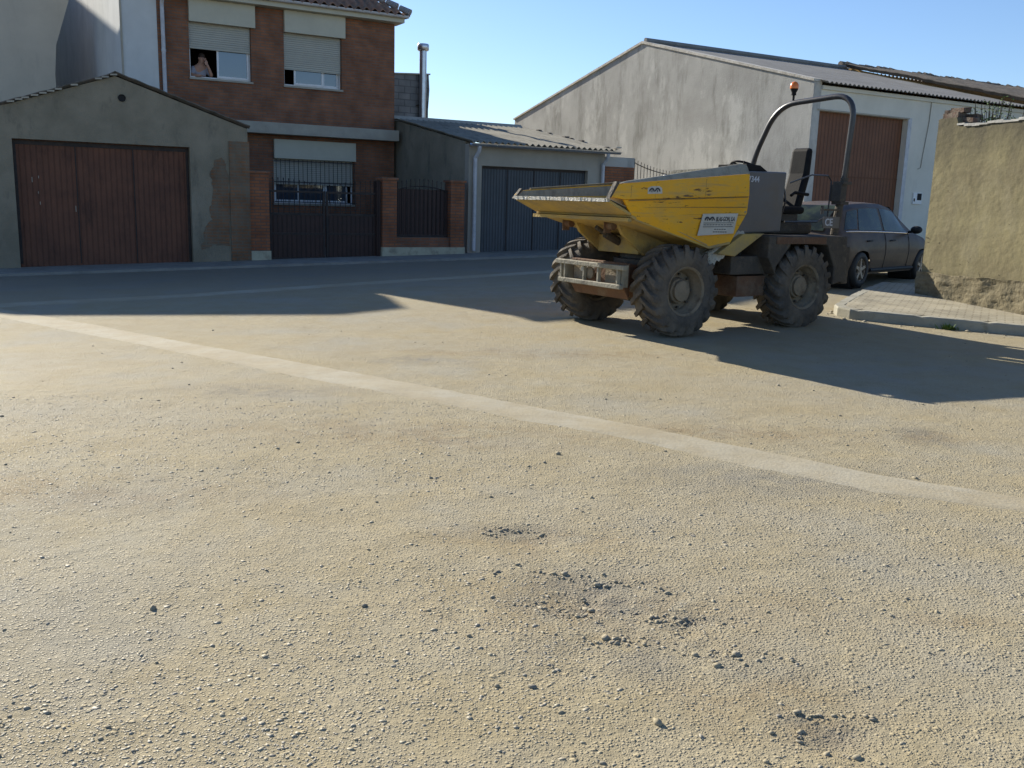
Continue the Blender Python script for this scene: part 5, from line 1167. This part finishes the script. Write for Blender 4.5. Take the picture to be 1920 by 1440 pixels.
def window(x0b, x1b, x0t, x1t, s_, u0=.06, u1=.96):
    w_ = MB(); w_.sheet(lambda a_, b_: gside((x0b + (x1b - x0b) * a_) * (1 - b_) + (x0t + (x1t - x0t) * a_) * b_, u0 + (u1 - u0) * b_, s_), 8, 6); return w_
for s_ in (-1, 1):
    part('side_window', window(-.58, -.12, -.34, .02, s_, .1, .9), M['car_glass'], car, smooth=True)
    part('side_window', window(-.06, .86, .08, .80, s_), M['car_glass'], car, smooth=True)
    part('side_window', window(.96, 1.98, .90, 1.50, s_), M['car_glass'], car, smooth=True)
    mb = MB(); mb.tube([gside(x, .015, s_, .008) for x in np.linspace(-.55, 2.05, 24)], .010, 6); part('chrome_strip', mb, M['chrome'], car)
mb = MB()
def rear_g(u, v):
    x = -.87 + .43 * v; c_ = cinterp(x); return (x - .012, (u * 2 - 1) * (c_[8] - .06), c_[7] + .022 - .0 * v)
mb.sheet(rear_g, 8, 8); part('rear_window', mb, M['car_glass'], car, smooth=True)
mb = MB()
def front_g(u, v):
    x = 2.42 - .78 * v; c_ = cinterp(x); return (x + .012, (u * 2 - 1) * (c_[8] - .07), c_[7] + .028)
mb.sheet(front_g, 8, 8); part('windscreen', mb, M['car_glass'], car, smooth=True)
for s_ in (-1, 1):
    for (xa_, xb_) in ((.02, .93), (.93, 1.98)):      # door outlines as thin dark gaps
        def yb(x, z):
            c_ = cinterp(x); zs, zh, zb_ = c_[4], c_[5], c_[6]
            w_ = c_[1] + (c_[2] - c_[1]) * min(1, max(0, (z - zs) / (zh - zs))) ** .6 if z < zh else c_[2] + (c_[3] - c_[2]) * ((z - zh) / (zb_ - zh)) ** 2
            return s_ * (w_ + .0015)
        P_ = [(xb_, z) for z in np.linspace(.95, .34, 8)] + [(x, .33) for x in np.linspace(xb_, max(xa_, .42), 7)]
        mb = MB(); mb.tube([(x, yb(x, z), z) for x, z in P_], .006, 5); dr = part('door', mb, M['trim'], car)
        hx = xb_ - .72 if xa_ > .5 else .22
        mb = MB(); hx = 1.12 if xa_ > .5 else .16; mb.tube([(hx, yb(hx, .82) + s_ * .004, .82), (hx + .03, yb(hx, .82) + s_ * .03, .825), (hx + .16, yb(hx, .82) + s_ * .03, .83), (hx + .19, yb(hx, .82) + s_ * .004, .83)], .014, 8); part('handle', mb, M['trim'], dr)
    mb = MB(); mb.add(*ell(1.98, s_ * .98, 1.02, .07, .11, .075, 16, 10)); mb.tube([(2.0, s_ * .82, .97), (1.99, s_ * .92, .99)], .025, 8); part('mirror', mb, M['trim'], car, smooth=True)
    mb = MB(); mb.tube([(x, s_ * (cinterp(x)[1] + .028), .30) for x in np.linspace(.42, 2.26, 12)], .03, 8); part('sill_trim', mb, M['trim'], car)
    mb = MB(); mb.add(*ell(-.80, s_ * .71, .80, .10, .08, .12, 12, 8)); part('tail_light', mb, M['amber'] if False else mat('tail_red', (.25, .015, .012), None, rough=.2, coat=1), car, smooth=True)
mb = MB(); mb.box(-.965, -.93, -.26, .26, .62, .73); part('number_plate', mb, M['sticker'], car)
for (x, s_) in ((0, -1), (0, 1), (RW, -1), (RW, 1)):
    mb = MB(); y = s_ * .78
    mb.lathe([(.20, .10 * s_), (.205, .085 * s_), (.19, .07 * s_), (.185, -.08 * s_), (.06, -.08 * s_), (.001, -.08 * s_)], 'y', (x, y, .32), 32)
    for k in range(5):
        a_ = 2 * math.pi * k / 5 + .3; c_, n_ = math.cos(a_), math.sin(a_)
        mb.hexa([(x + c_ * .04 - n_ * .035, y + .05 * s_, .32 + n_ * .04 + c_ * .035), (x + c_ * .04 + n_ * .035, y + .05 * s_, .32 + n_ * .04 - c_ * .035), (x + c_ * .195 + n_ * .03, y + .05 * s_, .32 + n_ * .195 - c_ * .03), (x + c_ * .195 - n_ * .03, y + .05 * s_, .32 + n_ * .195 + c_ * .03)],
                [(x + c_ * .04 - n_ * .03, y + .085 * s_, .32 + n_ * .04 + c_ * .03), (x + c_ * .04 + n_ * .03, y + .085 * s_, .32 + n_ * .04 - c_ * .03), (x + c_ * .195 + n_ * .024, y + .09 * s_, .32 + n_ * .195 - c_ * .024), (x + c_ * .195 - n_ * .024, y + .09 * s_, .32 + n_ * .195 + c_ * .024)])
    mb.lathe([(.001, .095 * s_), (.05, .09 * s_), (.055, .05 * s_)], 'y', (x, y, .32), 16)
    wo = part('wheel', mb, M['alloy'], car, auto=35)
    mb = MB(); mb.lathe([(.20, .095 * s_), (.23, .108 * s_), (.285, .10 * s_), (.312, .075 * s_), (.32, .02 * s_), (.32, -.05 * s_), (.30, -.10 * s_), (.20, -.10 * s_)], 'y', (x, y, .32), 40, closed=True); part('tyre', mb, M['trim'], wo, auto=40)
    mb = MB(); mb.lathe([(.365, -.42 * s_), (.365, .035 * s_), (.372, .035 * s_), (.372, -.42 * s_)], 'y', (x, y, .32), 40, closed=True); part('wheel_arch', mb, M['trim'], car)
mb = MB(); mb.box(-.75, 3.4, -.60, .60, .22, .30); part('underbody', mb, M['trim'], car)

# ------------------------------------------------------------------ every countable piece becomes a part of its own
def split_pieces(o, gap=.002):
    me = o.data; bm = bmesh.new(); bm.from_mesh(me); bm.verts.ensure_lookup_table(); seen = {}; isl = []
    for v in bm.verts:
        if v.index in seen: continue
        st_ = [v]; seen[v.index] = len(isl); cur = []
        while st_:
            w = st_.pop(); cur.append(w.index)
            for e in w.link_edges:
                x = e.other_vert(w)
                if x.index not in seen: seen[x.index] = len(isl); st_.append(x)
        isl.append(cur)
    co = np.array([v.co[:] for v in bm.verts]); bx_ = [(co[c].min(0) - gap, co[c].max(0) + gap) for c in isl]; par = list(range(len(isl)))
    def fd(i):
        while par[i] != i: i = par[i]
        return i
    for i in range(len(isl)):
        for j in range(i):
            if np.all(bx_[i][0] <= bx_[j][1]) and np.all(bx_[j][0] <= bx_[i][1]): par[fd(i)] = fd(j)
    groups = {}
    for i in range(len(isl)): groups.setdefault(fd(i), []).append(i)
    bm.free()
    if len(groups) < 2: return
    polys = [(list(p.vertices), p.use_smooth) for p in me.polygons]; mt_ = me.materials[0]
    for gi, ids in enumerate(groups.values()):
        vi = [v for i in ids for v in isl[i]]; mp_ = {v: k for k, v in enumerate(vi)}; fs = [([mp_[v] for v in p], sm) for p, sm in polys if p[0] in mp_]
        m2 = bpy.data.meshes.new(me.name); m2.from_pydata([co[v].tolist() for v in vi], [], [p for p, sm in fs]); m2.materials.append(mt_)
        for p, (q_, sm) in zip(m2.polygons, fs): p.use_smooth = sm
        if gi == 0: o.data = m2
        else: c = o.copy(); c.data = m2; COL.objects.link(c)
for o in list(bpy.data.objects):
    if o.type == 'MESH' and o.parent and o.name.split('.')[0] in ('fence_bar', 'gate_bar', 'spiked_bar', 'bumper_post', 'wheel_nut', 'paint_flake', 'verge_mortar', 'verge_tile', 'corner_iron', 'armrest', 'roll_bar_socket', 'pivot_pin', 'hand_lever', 'broken_brick', 'seam', 'head_lamp', 'small_print', 'emblem', 'ruled_line', 'side_wall', 'door_frame', 'rim_flange', 'end_pillar', 'meter_window', 'sash', 'shutter_slat', 'bumper_bar', 'mud_guard'):
        if o.name.startswith('door_frame') or o.name.startswith('emblem'): continue
        split_pieces(o)
